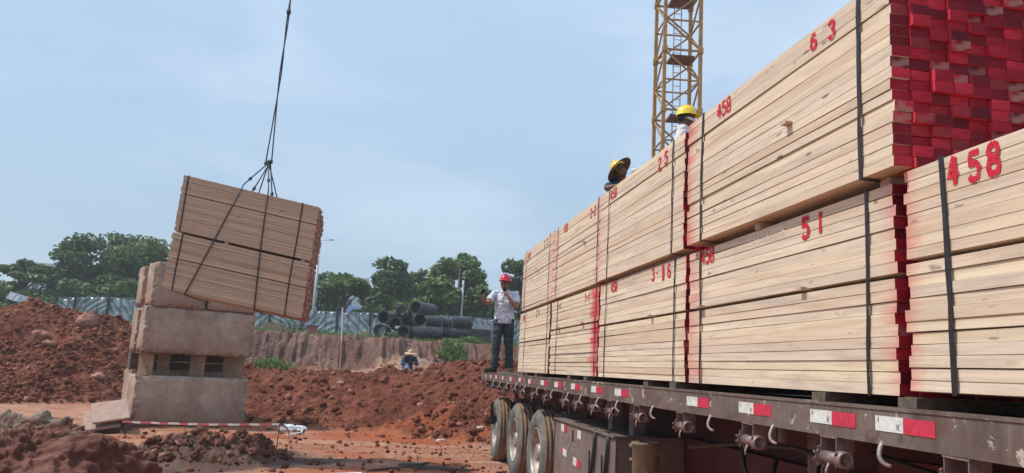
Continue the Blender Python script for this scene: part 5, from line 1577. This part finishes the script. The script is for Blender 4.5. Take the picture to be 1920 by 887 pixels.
T(0.15, 64.7, 9.9, 4.6, 'slender tree with layered open crown above the pipes', 'layered', 'leaf_dark', 2900, bare=.45)
T(2.3, 67.0, 9.3, 4.0, 'open tree right of the slender one above the pipes', 'layered', 'leaf_mid', 2600, bare=.4)
T(-0.2, 63.5, 6.9, 4.6, 'low light green bushy tree right above the pipe stack', 'round', 'leaf_light', 3200, bare=.05)
T(2.7, 63.2, 6.9, 4.8, 'low mid-green bush above the crosswise pipes', 'round', 'leaf_mid', 3400, bare=.05)
T(5.2, 60.0, 10.75, 5.4, 'big light-green tree with a high uneven crown behind the thin lamp post', 'round', 'leaf_light', 6500, bare=.14)
T(6.6, 63.0, 8.2, 4.4, 'green tree between the big light one and the worker with the red helmet', 'round', 'leaf_mid', 4200, bare=.08)
T(4.6, 65, 7.0, 4.6, 'dark low tree behind the big light-green one', 'round', 'leaf_dark', 2600, bare=.05)
T(10.5, 61.3, 10.6, 4.6, 'dark tree behind the far end of the timber load', 'round', 'leaf_dark', 5200, bare=.1)
T(8.2, 59.3, 6.6, 3.6, 'low dark bush behind the worker with the red helmet', 'round', 'leaf_dark', 3000, bare=.03)

def bush(name, x, y, w, d, h, n, label, mat, cat=None, size=.085):
    z0 = gz(x, y) - .05
    root = empty(name, (x, y, z0)); tag(root, label, cat or name.replace('_', ' '))
    rr = random.Random(int(x * 100))
    cl = []
    for k in range(16):
        a_, q = rr.uniform(0, 6.283), rr.uniform(0, 1) ** .6
        px_, py_ = math.cos(a_) * q * w * .42, math.sin(a_) * q * d * .42
        hh = h * (1 - .65 * q * q) * rr.uniform(.45, .85)
        zz = gz(x + px_, y + py_) - z0
        cl.append((px_, py_, zz + hh * .5, w * .15, d * .15, hh * .55))
    V, Fq = leaf_cloud(cl, n, size, .1)
    link_mesh('foliage', np_mesh('foliage', V, Fq, M[mat]), root)
    V = []
    for k in range(420):
        c = rr.choice(cl); bx, by, bz = c[0] + rr.gauss(0, c[3]), c[1] + rr.gauss(0, c[4]), c[2] + c[5] * rr.uniform(-.6, .6)
        L = h * rr.uniform(.15, .38); dx, dy = rr.gauss(0, .5) * L, rr.gauss(0, .3) * L
        V += [(bx - .014, by, bz), (bx + .014, by, bz), (bx + dx * .5 + .010, by + dy * .5, bz + L * .65), (bx + dx, by + dy, bz + L * .9)]
    bl = link_mesh('blades', np_mesh('blades', V, np.arange(len(V)).reshape(-1, 4), M[mat]), root); bl['kind'] = 'stuff'
bush('shrub', -4.6, 33.8, 2.0, 1.4, 0.85, 2600, 'bright green shrub at the foot of the bank right of the concrete stack', 'leaf_light')
bush('grass_clump', 3.25, 38.4, 1.7, 1.6, 0.80, 2200, 'green grassy clump hanging over the bank edge below the pipes', 'leaf_light')
bush('grass_clump', 4.3, 40.8, 1.4, .8, 0.55, 1000, 'grassy clump on the bank edge right of the crosswise pipes', 'leaf_light')
bush('grass_clump', 0.40, 40.9, 0.8, .5, 0.45, 500, 'small grass tuft in front of the pipe ends', 'leaf_light')
bush('grass_clump', -6.2, 43.6, 1.5, .6, 0.35, 600, 'dry grass in front of the plywood crate', 'leaf_light')
nG = 16000
gxs = np.concatenate([RNG.uniform(-26, 12, nG)]); gys = RNG.uniform(40.3, 52.5, nG)
gh, gzn = terrain(gxs, gys)
k = gzn['grass'] > 0.45
gxs, gys, gh = gxs[k], gys[k], gh[k]
n = len(gxs); hh = RNG.uniform(.06, .26, n); a = RNG.uniform(0, 6.283, n)
V = np.stack([np.stack([gxs - np.cos(a) * .05, gys - np.sin(a) * .05, gh - .02], 1), np.stack([gxs + np.cos(a) * .05, gys + np.sin(a) * .05, gh - .02], 1), np.stack([gxs + RNG.normal(size=n) * .08, gys, gh + hh], 1)], 1)
go = link_mesh('grass', np_mesh('grass', V.reshape(-1, 3), np.arange(n * 3).reshape(-1, 3), M['leaf_light']))
tag(go, 'short grass growing along the top of the bank', 'grass', kind='stuff')

# ------------------------------------------------------------------ poles and buildings beyond the fence
lp = empty('lamp_pole', (-5.32, 59.48, 3.1)); tag(lp, 'tall white lamp pole rising behind the hanging timber', 'lamp pole')
mb = MB(); mb.tube([(0, 0, 0), (.03, 0, 7.3)], [.13, .08], 10); mb.build('pole', M['pole_white'], lp, True)
mb = MB(); mb.bar((.02, 0, 7.25), (.75, 0, 7.34), .035); mb.build('arm', M['pole_white'], lp)
mb = MB(); mb.sphere((.85, 0, 7.35), (.20, .08, .045), 10, 6); mb.build('lamp_head', M['steel_grey'], lp, True)
lp2 = empty('lamp_post', (5.38, 57.85, 3.1)); tag(lp2, 'thin grey post in front of the big light-green tree', 'post')
mb = MB(); mb.tube([(0, 0, 0), (0, 0, 4.85)], .085, 8); mb.build('post_shaft', M['pole_grey'], lp2, True)
bh = empty('blue_roof_building', (-3.6, 77.5, 3.0)); tag(bh, 'low building with a long blue sheet roof beyond the fence', 'building')
mb = MB(); mb.box((0, 1.5, 1.6), (7.0, 3, 3.1)); mb.build('wall', M['wall_pale'], bh)
for i in range(14):
    mb = MB(); mb.box((-3.4 + i * .525, .9, 3.48), (.50, 2.6, .06), Euler((R(20), 0, 0)).to_matrix()); mb.build('roof_sheet', M['blue_roof'], bh)
wb = empty('white_roof_building', (-3.0, 84.0, 3.0)); tag(wb, 'building with a pale gable roof between the trees beyond the fence', 'building')
mb = MB(); mb.box((0, 2, 1.9), (3.6, 4, 3.8)); mb.build('wall', M['wall_pale'], wb)
mb = MB(); mb.add([(-2.0, -.2, 3.7), (2.0, -.2, 3.7), (0, -.2, 4.75), (-2.0, 4.2, 3.7), (2.0, 4.2, 3.7), (0, 4.2, 4.75)], [(0, 1, 2), (5, 4, 3), (0, 2, 5, 3), (2, 1, 4, 5), (1, 0, 3, 4)]); mb.build('roof', M['roof_pale'], wb)
pb = empty('apartment_building', (-7.2, 118.0, 3.0)); tag(pb, 'pale apartment block far behind the tree right of the hanging timber', 'building')
mb = MB(); mb.box((0, 4, 5.4), (8.5, 8, 10.8)); mb.build('wall', M['wall_pale'], pb)
for r_ in range(4):
    for c_ in range(5):
        mb = MB(); mb.box((-3.2 + c_ * 1.6, -.01, 1.8 + r_ * 2.6), (.8, .06, 1.2)); mb.build('window', M['glass_dark'], pb)
bt = empty('tower_block', (-49.0, 120.0, 3.0)); tag(bt, 'pale tower block glimpsed between the trees at the far left', 'building')
mb = MB(); mb.box((0, 4, 5.0), (6, 8, 10.0)); mb.build('wall', M['wall_pale'], bt)
for r_ in range(4):
    for c_ in range(3):
        mb = MB(); mb.box((-1.8 + c_ * 1.8, -.01, 1.8 + r_ * 2.4), (.8, .06, 1.2)); mb.build('window', M['glass_dark'], bt)

# ------------------------------------------------------------------ tower crane mast
mx = Vector((11.40, 30.62, 0)); MW = 1.52; MA = R(-5)
tc = empty('tower_crane', (mx.x, mx.y, G), (0, 0, MA)); tag(tc, 'ochre lattice tower crane mast rising behind the timber load', 'tower crane')
hw = MW / 2
corners = [(-hw, -hw), (hw, -hw), (hw, hw), (-hw, hw)]
for cx_, cy_ in corners:
    mb = MB(); mb.box((cx_, cy_, 12.5), (0.135, 0.135, 25.0)); mb.build('mast_post', M['mast'], tc)
SEC, ZB0 = 2.63, 9.93 - 2.63 * 4 - G
PIECE = {}
def brace(a, b, w, name='brace'):
    a, b = Vector(a), Vector(b)
    ln = (b - a).length
    key = round(ln, 2), w
    if key not in PIECE:
        mb = MB(); mb.box((0, 0, 0), (w, w, ln)); PIECE[key] = mb.mesh(name, M['mast'])
    o = link_mesh(name, PIECE[key], tc, (a + b) / 2)
    o.rotation_euler = (b - a).to_track_quat('Z', 'Y').to_euler()
k = 0
z = ZB0
while z < 22:
    for i in range(4):
        (ax, ay), (bx, by) = corners[i], corners[(i + 1) % 4]
        if z > 5:
            brace((ax, ay, z), (bx, by, z), .075); brace((ax, ay, z + SEC / 2), (bx, by, z + SEC / 2), .06)
            s = (i % 2) ^ (k % 2)
            mxm, mym = (ax + bx) / 2, (ay + by) / 2
            if s: brace((ax, ay, z + .06), (bx, by, z + SEC / 2), .062); brace((bx, by, z + SEC / 2), (ax, ay, z + SEC - .06), .062)
            else: brace((bx, by, z + .06), (ax, ay, z + SEC / 2), .062); brace((ax, ay, z + SEC / 2), (bx, by, z + SEC - .06), .062)
    if z > 5:
        for cx_, cy_ in corners:
            mb = MB(); mb.box((cx_, cy_, z), (.20, .20, .26)); mb.build('mast_joint', M['mast'], tc)
        mb = MB(); mb.box((.15, .1, z - .12), (1.0, .85, .05)); mb.box((.15, -.3, z - .08), (1.0, .05, .10)); mb.box((-.3, .1, z - .06), (.05, .85, .10)); mb.build('platform', M['mast_rust'], tc)
    z += SEC; k += 1
mb = MB()
for x in (-.10, .22): mb.box((x, .30, 14.0), (.04, .04, 19))
for q in range(62): mb.box((.06, .30, 4.8 + q * .30), (.30, .025, .025))
mb.build('ladder', M['pole_grey'], tc)

# ------------------------------------------------------------------ people
def fuse(name, mb, mats, voxel, smooth_it=2, parent=None, noise=0.0, nscale=9.0, seed=0, stretch=(1, 1, 1)):
    """melts overlapping closed shapes into one continuous skin"""
    me = mb.mesh(name + '_raw', mats)
    tmp = bpy.data.objects.new('tmp', me); COL.objects.link(tmp)
    r = tmp.modifiers.new('r', 'REMESH'); r.mode = 'VOXEL'; r.voxel_size = voxel; r.use_smooth_shade = True
    if smooth_it:
        q = tmp.modifiers.new('s', 'SMOOTH'); q.iterations = smooth_it; q.factor = 0.5
    dg = bpy.context.evaluated_depsgraph_get()
    out = bpy.data.meshes.new_from_object(tmp.evaluated_get(dg))
    bpy.data.objects.remove(tmp); bpy.data.meshes.remove(me)
    out.name = name
    out.materials.clear()
    for m in (mats if isinstance(mats, (list, tuple)) else [mats]): out.materials.append(m)
    n = len(out.vertices)
    if noise:
        co = np.empty(n * 3, np.float32); out.vertices.foreach_get('co', co); co = co.reshape(-1, 3)
        no = np.empty(n * 3, np.float32); out.vertices.foreach_get('normal', no); no = no.reshape(-1, 3)
        k = 0.5 - np.abs(fbm(co[:, 0] * nscale * stretch[0] + co[:, 1] * nscale * .8 + seed, co[:, 2] * nscale * stretch[2] + co[:, 1] * nscale * .5, 3, seed)) * 2
        co += no * (k * noise)[:, None]
        out.vertices.foreach_set('co', co.ravel()); out.update()
    return link_mesh(name, out, parent)

def V3(*a): return Vector(a)

def hand_shape(mb, wrist, d, n, side, curl=0.6, sc=1.0):
    """palm plus five separate fingers. d: direction of the palm, n: palm normal (towards the gripped thing), side: +-1 thumb side"""
    d = d.normalized(); n = (n - d * n.dot(d)).normalized(); w = d.cross(n) * side
    L = 0.085 * sc
    for q in (-1, 0, 1):
        mb.tube([wrist + w * q * .012, wrist + d * L * .5 + w * q * .022, wrist + d * L + w * q * .028], [.015 * sc, .017 * sc, .014 * sc], 8)
    lens = (0.072, 0.080, 0.075, 0.060)
    for i, ln in enumerate(lens):
        o = (i - 1.5) * 0.0195 * sc
        p0 = wrist + d * (L - .008) + w * (-o)
        a1, a2, a3 = curl * .5, curl * 1.35, curl * 2.1
        f = ln * sc
        p1 = p0 + (d * math.cos(a1) + n * math.sin(a1)) * f * .45
        p2 = p1 + (d * math.cos(a2) + n * math.sin(a2)) * f * .32
        p3 = p2 + (d * math.cos(a3) + n * math.sin(a3)) * f * .26
        mb.tube([p0, p1, p2, p3], [.0088 * sc, .0084 * sc, .0076 * sc, .0058 * sc], 7)
    t0 = wrist + d * L * .22 + w * .026 * sc
    t1 = t0 + (d * .55 + w * .75 + n * .25).normalized() * .038 * sc
    t2 = t1 + (d * .85 + w * .15 + n * .5).normalized() * .032 * sc
    mb.tube([t0, t1, t2], [.0125 * sc, .0105 * sc, .0075 * sc], 7)

def head_shape(mb, c, rot):
    def P(x, y, z): return c + rot @ Vector((x, y, z))
    mb.sphere(c + rot @ V3(0, .012, .030), (.076, .092, .090), 16, 12, rot=rot)
    mb.sphere(P(0, -.030, -.035), (.062, .062, .078), 14, 10, rot=rot)
    mb.sphere(P(0, -.062, -.088), (.028, .024, .022), 10, 8, rot=rot)                      # chin
    mb.tube([P(0, -.088, .018), P(0, -.104, -.012), P(0, -.110, -.026)], [.010, .014, .016], 8)   # nose
    mb.sphere(P(-.012, -.098, -.028), .010, 8, 6); mb.sphere(P(.012, -.098, -.028), .010, 8, 6)
    mb.tube([P(-.050, -.078, .028), P(0, -.094, .030), P(.050, -.078, .028)], [.010, .013, .010], 8)   # brow
    mb.tube([P(-.022, -.088, -.058), P(0, -.095, -.056), P(.022, -.088, -.058)], [.006, .009, .006], 7)  # lips
    mb.tube([P(-.018, -.086, -.068), P(0, -.092, -.068), P(.018, -.086, -.068)], [.005, .008, .005], 7)
    for s in (-1, 1):
        mb.sphere(P(s * .040, -.072, -.020), (.022, .018, .018), 8, 6, rot=rot)            # cheek
        mb.sphere(P(s * .078, .010, -.008), (.012, .020, .032), 8, 8, rot=rot)             # ear

def person(label, loc, rz, pose, skin='skin', shirt='shirt', trousers='trousers', helmet='helmet_red', brim=None, group='people at work', voxel=0.0062, gloves=False, mask=False):
    """pose: joints in local metres, facing -Y; +X is the person's left"""
    root = empty('person', loc, (0, 0, rz)); tag(root, label, 'person', group)
    J = {k: Vector(v) for k, v in pose.items() if isinstance(v, tuple) and not k.startswith('hand')}
    hr = Euler(pose.get('head_rot', [0, 0, 0])).to_matrix()
    b = MB()
    pel, chest, neck, head = J['pelvis'], J['chest'], J['neck'], J['head']
    up_ = (neck - pel).normalized()
    def torso(m, f, top=True):
        pts = [pel - up_ * .06, pel + up_ * .03, pel.lerp(chest, .5), chest, chest.lerp(neck, .62)]
        rx = [.150, .158, .148, .168, .120]; ry = [.100, .108, .100, .112, .080]
        for s in (-1, 0, 1):
            m.tube([p + X_ * (s * (r - q)) for p, r, q in zip(pts, rx, ry)], [q * f for q in ry], 14)
    shl, shr = J['sh_l'], J['sh_r']
    X_ = (shl - shr).normalized()
    torso(b, 0.92)
    b.tube([chest.lerp(neck, .6), neck, head - hr @ V3(0, -.01, .05)], [.070, .056, .055], 12)
    head_shape(b, head, hr)
    for s in ('l', 'r'):
        b.tube([J['sh_' + s].lerp(chest, .45), J['sh_' + s], J['sh_' + s].lerp(J['el_' + s], .5), J['el_' + s]], [.055, .053, .045, .038], 10)
        b.tube([J['el_' + s], J['el_' + s].lerp(J['wr_' + s], .35), J['wr_' + s]], [.038, .040, .026], 10)
        hd, hn, ts, cu = pose['hand_' + s]
        hand_shape(b, J['wr_' + s], Vector(hd), Vector(hn), ts, cu)
        b.tube([J['hip_' + s], J['hip_' + s].lerp(J['kn_' + s], .45), J['kn_' + s], J['kn_' + s].lerp(J['an_' + s], .35), J['an_' + s]], [.080, .072, .050, .052, .036], 10)
        b.tube([J['an_' + s], J['an_' + s] + (J['toe_' + s] - J['an_' + s]) * .9], [.036, .030], 8)
    body = fuse('body', b, M[skin], voxel, 2, root)
    # eyes
    for s in (-1, 1):
        mb = MB(); mb.sphere(head + hr @ V3(s * .030, -.082, .008), .0115, 8, 6); mb.build('eye', M['hair'], root, True)
    # clothes
    t = MB(); torso(t, 1.16)
    t.tube([shr + X_ * .02, shr.lerp(chest.lerp(neck, .5), .5), chest.lerp(neck, .62), shl.lerp(chest.lerp(neck, .5), .5), shl - X_ * .02], [.058, .070, .080, .070, .058], 10)
    t.tube([chest.lerp(neck, .6), chest.lerp(neck, .93)], [.085, .070], 12)
    slv = pose.get('sleeve', .62)
    for s in ('l', 'r'):
        a, e_, w_ = J['sh_' + s], J['el_' + s], J['wr_' + s]
        if slv <= 1:
            t.tube([a.lerp(chest, .4), a, a.lerp(e_, slv * .6), a.lerp(e_, slv)], [.066, .068, .066, .068], 12)
        else:
            t.tube([a.lerp(chest, .4), a, a.lerp(e_, .6), e_, e_.lerp(w_, .5), e_.lerp(w_, .93)], [.066, .066, .060, .054, .052, .042], 12)
    sh_o = fuse('shirt', t, M[shirt], voxel * 1.3, 2, root, 0.016, 10, 3, (1, 1, 1.6))
    if pose.get('collar', True):
        mb = MB(); c0 = chest.lerp(neck, .95)
        mb.lathe([(.070, -.012), (.074, .018), (.066, .022), (.062, -.010)], 16, 'Z', c0, closed=True); mb.build('collar', M[shirt], root, True)
    t = MB()
    t.tube([pel + up_ * .05, pel - up_ * .02, pel - up_ * .09], [.10, .108, .095], 14)
    for q in (-1, 1): t.tube([pel + up_ * .05 + X_ * q * .055, pel - up_ * .02 + X_ * q * .06, pel - up_ * .08 + X_ * q * .06], [.102, .112, .098], 14)
    for s in ('l', 'r'):
        h_, k_, a_ = J['hip_' + s], J['kn_' + s], J['an_' + s]
        t.tube([h_ + V3(0, 0, .03), h_.lerp(k_, .4), k_, k_.lerp(a_, .5), a_ + V3(0, 0, .005)], [.098, .092, .076, .070, .070], 12)
    fuse('trousers', t, M[trousers], voxel * 1.4, 2, root, 0.016, 8, 9, (1, 1, 1.3))
    for s in ('l', 'r'):
        a_, to = J['an_' + s], J['toe_' + s]
        d = (to - a_); d.z = 0; d = d.normalized()
        m2 = MB()
        heel = Vector((a_.x, a_.y, .045)) - d * .045
        m2.tube([heel, heel + d * .07 + V3(0, 0, .012), heel + d * .16, heel + d * .245 - V3(0, 0, .008)], [.042, .050, .044, .030], 12)
        m2.tube([Vector((a_.x, a_.y, .06)), a_ + V3(0, 0, .02)], [.046, .044], 10)
        m2.tube([heel + V3(0, 0, -.030) + d * .01, heel + d * .12 + V3(0, 0, -.034), heel + d * .23 + V3(0, 0, -.030)], [.028, .032, .024], 8)
        fuse('shoe', m2, M['shoe'], voxel, 2, root)
    # hair and helmet
    m2 = MB(); m2.sphere(head + hr @ V3(0, .022, .034), (.082, .092, .088), 16, 10, rot=hr); m2.build('hair', M['hair'], root, True)
    hm = MB()
    prof = [(.112, .0), (.110, .030), (.100, .068), (.078, .098), (.045, .116), (0, .122)]
    n = 24
    hb = MB()
    hb.lathe([(.118, -.004), (.113, .012)] + prof[1:] + [(0, .112), (.070, .09), (.100, .03), (.108, -.004)], n, 'Z')
    tilt = hr @ Euler((R(-6), 0, 0)).to_matrix()
    hc = head + hr @ V3(0, .005, .052)
    hm.v = [tuple(hc + tilt @ Vector((p[0] * .94, p[1] * 1.12, p[2]))) for p in hb.v]; hm.f = hb.f; hm.m = hb.m
    # peak and crown ridge
    pk = [hc + tilt @ Vector((.118 * math.sin(a) * .94, -.118 * math.cos(a) * 1.12 - .052 * math.cos(a * .9) ** 2, -.006)) for a in np.linspace(-1.25, 1.25, 11)]
    pi = [hc + tilt @ Vector((.104 * math.sin(a) * .94, -.104 * math.cos(a) * 1.12, .006)) for a in np.linspace(-1.25, 1.25, 11)]
    vs = pk + pi + [p - tilt @ V3(0, 0, .007) for p in pk] + [p - tilt @ V3(0, 0, .007) for p in pi]
    fs = []
    for i in range(10):
        fs += [(i, i + 1, 12 + i, 11 + i), (22 + i + 1, 22 + i, 33 + i, 34 + i), (i + 1, i, 22 + i, 23 + i)]
    hm.add(vs, fs)
    for x in (-.022, 0, .022):
        hm.tube([hc + tilt @ Vector((x, 1.12 * y, z)) for y, z in ((-.100, .062), (-.075, .104), (-.035, .124), (.035, .124), (.078, .100), (.10, .06))], .006, 6)
    ho = hm.build('helmet', M[helmet], root, True)
    if brim:
        m2 = MB()
        m2.lathe([(.105, .012), (.16, .004), (.205, -.016), (.222, -.030), (.218, -.036), (.16, -.006), (.105, .000)], 28, 'Z')
        m2.v = [tuple(hc + tilt @ Vector((p[0], p[1] * 1.08, p[2]))) for p in m2.v]
        m2.m = [0 if i // 28 < 3 else 1 for i in range(len(m2.f))]
        link_mesh('sun_brim', m2.mesh('sun_brim', [M['straw'], M[brim]], True), root)
    m2 = MB()
    m2.tube([hc + hr @ V3(s_ * .082, y_, z_) for s_, y_, z_ in ((-1, -.02, -.02), (-.86, -.035, -.10), (-.3, -.06, -.165), (.3, -.06, -.165), (.86, -.035, -.10), (1, -.02, -.02))], .004, 5)
    m2.build('chin_strap', M['black_plastic'], root)
    if mask:
        m2 = MB(); m2.tube([head + hr @ V3(x, y, z) for x, y, z in ((-.082, 0, .0), (-.055, -.075, -.012), (0, -.108, -.018), (.055, -.075, -.012), (.082, 0, .0))], [.012, .018, .020, .018, .012], 7)
        m2.build('face_cloth', M['white_cloth'], root, True)
    if gloves:
        for s in ('l',):
            g = MB(); hd, hn, ts, cu = pose['hand_' + s]
            g.tube([J['wr_' + s] - Vector(hd).normalized() * .07, J['wr_' + s]], [.044, .038], 10)
            hand_shape(g, J['wr_' + s], Vector(hd), Vector(hn), ts, cu, 1.18)
            fuse('glove', g, M['white_cloth'], voxel, 1, root)
    return root

def stand(dx=0.0):
    return dict(pelvis=(0, 0, .92), chest=(0, .0, 1.24), neck=(0, .0, 1.44), head=(0, -.02, 1.555), sh_l=(.185, 0, 1.385), sh_r=(-.185, 0, 1.385),
                hip_l=(.085, 0, .90), hip_r=(-.085, 0, .90), kn_l=(.105, -.02, .48), kn_r=(-.105, -.02, .48), an_l=(.11, .01, .09), an_r=(-.11, .01, .09),
                toe_l=(.14, -.16, .03), toe_r=(-.14, -.16, .03), el_l=(.25, .02, 1.10), el_r=(-.25, .02, 1.10), wr_l=(.26, -.08, .87), wr_r=(-.26, -.08, .87),
                hand_l=((0, -.1, -1), (-1, 0, 0), 1, .45), hand_r=((0, -.1, -1), (1, 0, 0), -1, .45))

# the man with the radio on the trailer
p = stand()
p.update(el_r=(-.325, -.15, 1.165), wr_r=(-.40, -.23, 1.285), hand_r=((-.20, .05, 1), (.75, -.35, 0), 1, .95),
         el_l=(.20, -.17, 1.125), wr_l=(.035, -.215, 1.325), hand_l=((-.55, .08, .75), (-.35, .9, 0), 1, .95),
         toe_r=(-.25, -.06, .03), toe_l=(.14, -.15, .03), an_r=(-.125, .01, .09), kn_r=(-.115, -.03, .48), an_l=(.135, .0, .09), kn_l=(.105, -.03, .48),
         head_rot=(R(4), 0, R(-22)), head=(-.012, -.03, 1.555), sleeve=.66)
man = person('man in red helmet and patterned pale shirt talking into a radio on the trailer end', (1.985, 13.42, 1.573), R(-6), p)
man.scale = (0.97, 0.97, 0.97)
def child_box(root, name, c, size, rot, mat):
    mb = MB(); mb.box((0, 0, 0), size); o = mb.build(name, M[mat], None); return o
ry = empty('handheld_radio', (0, 0, 0)); tag(ry, 'black handheld radio held to the mouth of the man in the red helmet', 'radio')
mb = MB(); mb.box((0, 0, 0), (.050, .032, .105)); mb.build('radio_body', M['black_plastic'], ry)
mb = MB(); mb.tube([(.016, 0, .05), (.016, 0, .15)], [.006, .004], 6); mb.build('antenna', M['black_plastic'], ry)
mrot = Matrix.Rotation(R(-6), 3, 'Z')
ry.location = man.location + mrot @ Vector((-.020, -.178, 1.375)); ry.rotation_euler = (R(8), R(-20), R(10))
ph = empty('phone', (0, 0, 0)); tag(ph, 'small dark phone in the raised right hand of the man in the red helmet', 'phone')
mb = MB(); mb.box((0, 0, 0), (.055, .011, .095)); mb.build('phone_body', M['black_plastic'], ph)
ph.location = man.location + mrot @ Vector((-.395, -.275, 1.335)); ph.rotation_euler = (R(20), R(18), R(35))

# the two helpers on top of the load
p = stand()
p.update(head_rot=(R(4), R(0), R(14)), sleeve=1.5, el_l=(.24, -.10, 1.14), wr_l=(.12, -.30, 1.10), hand_l=((-.3, -1, 0), (0, 0, -1), 1, .4))
person('man in plain yellow helmet and white shirt standing behind the top of the load', (3.44, 8.95, 3.235), R(62), p, 'skin_dark', 'white_cloth', 'trousers', 'helmet_yellow', mask=True, voxel=.0075)
p = stand()
p.update(pelvis=(0, .22, .92), chest=(0.05, -.04, 1.10), neck=(.04, -.20, 1.22), head=(.0, -.28, 1.33), sh_l=(.21, -.15, 1.16), sh_r=(-.11, -.14, 1.13), hip_l=(.085, .22, .90), hip_r=(-.085, .22, .90),
         kn_l=(.11, .08, .48), kn_r=(-.11, .08, .48), an_l=(.11, .1, .09), an_r=(-.11, .1, .09), toe_l=(.14, -.08, .03), toe_r=(-.14, -.08, .03),
         el_l=(.12, -.40, 1.16), wr_l=(.20, -.47, 1.30), hand_l=((.9, -.2, .35), (0, -.6, -.8), 1, .4), el_r=(-.20, -.30, 1.05), wr_r=(-.02, -.42, 1.08), hand_r=((1, -.4, 0), (0, 0, -1), -1, .4),
         head_rot=(R(-20), R(-40), R(8)), sleeve=.6)
person('man in yellow helmet with a wide straw brim bending over the top of the load', (3.26, 11.20, 3.27), R(-8), p, 'skin_dark', 'blue_cloth', 'trousers', 'helmet_yellow', 'brim_dark', gloves=True, voxel=.0075)

# surveyor bending behind a tripod
gs = gz(0.95, 27.6)
tri = empty('survey_tripod', (0.80, 27.0, gz(.80, 27.0) - .03)); tri.scale = (1.15, 1.15, 1.15); tag(tri, 'pale surveying tripod with instrument in front of the bending surveyor', 'tripod')
for a in (-2.2, -.1, 2.0):
    mb = MB(); mb.bar((0, 0, .92), (.36 * math.sin(a), -.36 * math.cos(a), 0), .055, .04); mb.build('leg', M['tripod'], tri)
mb = MB(); mb.lathe([(0, .90), (.09, .90), (.09, .95), (0, .95)], 12); mb.box((0, 0, 1.02), (.12, .10, .13)); mb.tube([(0, -.12, 1.04), (0, .10, 1.04)], .032, 8); mb.build('instrument', M['black_plastic'], tri)
p = stand()
p.update(pelvis=(0, .28, .80), chest=(0.0, .02, 1.00), neck=(.0, -.14, 1.10), head=(.0, -.22, 1.17), sh_l=(.18, -.08, 1.07), sh_r=(-.18, -.08, 1.07), hip_l=(.085, .28, .78), hip_r=(-.085, .28, .78),
         kn_l=(.13, .10, .42), kn_r=(-.13, .10, .42), an_l=(.13, .25, .09), an_r=(-.13, .25, .09), toe_l=(.16, .06, .03), toe_r=(-.16, .06, .03),
         el_l=(.26, -.16, .84), wr_l=(.12, -.34, .88), hand_l=((-.4, -1, .2), (-1, 0, 0), 1, .6), el_r=(-.26, -.16, .84), wr_r=(-.12, -.34, .88), hand_r=((.4, -1, .2), (1, 0, 0), -1, .6), head_rot=(R(14), 0, 0), sleeve=1.5)
person('surveyor in blue clothes and wide straw hat bending behind the tripod', (0.88, 27.55, gs), R(8), p, 'skin', 'blue_cloth', 'blue_cloth', 'straw', 'brim_dark', voxel=.009)

# ------------------------------------------------------------------ hazy air
mb = MB(); mb.box((-10, 55, 13.5), (130, 190, 29.0))
hz = NT('pale_haze')
hz.n.remove(hz.p)
pv = hz.n.new('ShaderNodeVolumePrincipled')
pv.inputs['Color'].default_value = (0.86, 0.90, 0.92, 1)
pv.inputs['Density'].default_value = 0.0013
pv.inputs['Anisotropy'].default_value = 0.2
hz.l.new(pv.outputs[0], [n for n in hz.n if n.type == 'OUTPUT_MATERIAL'][0].inputs['Volume'])
ho = mb.build('haze', hz.mat)
ho['kind'] = 'stuff'
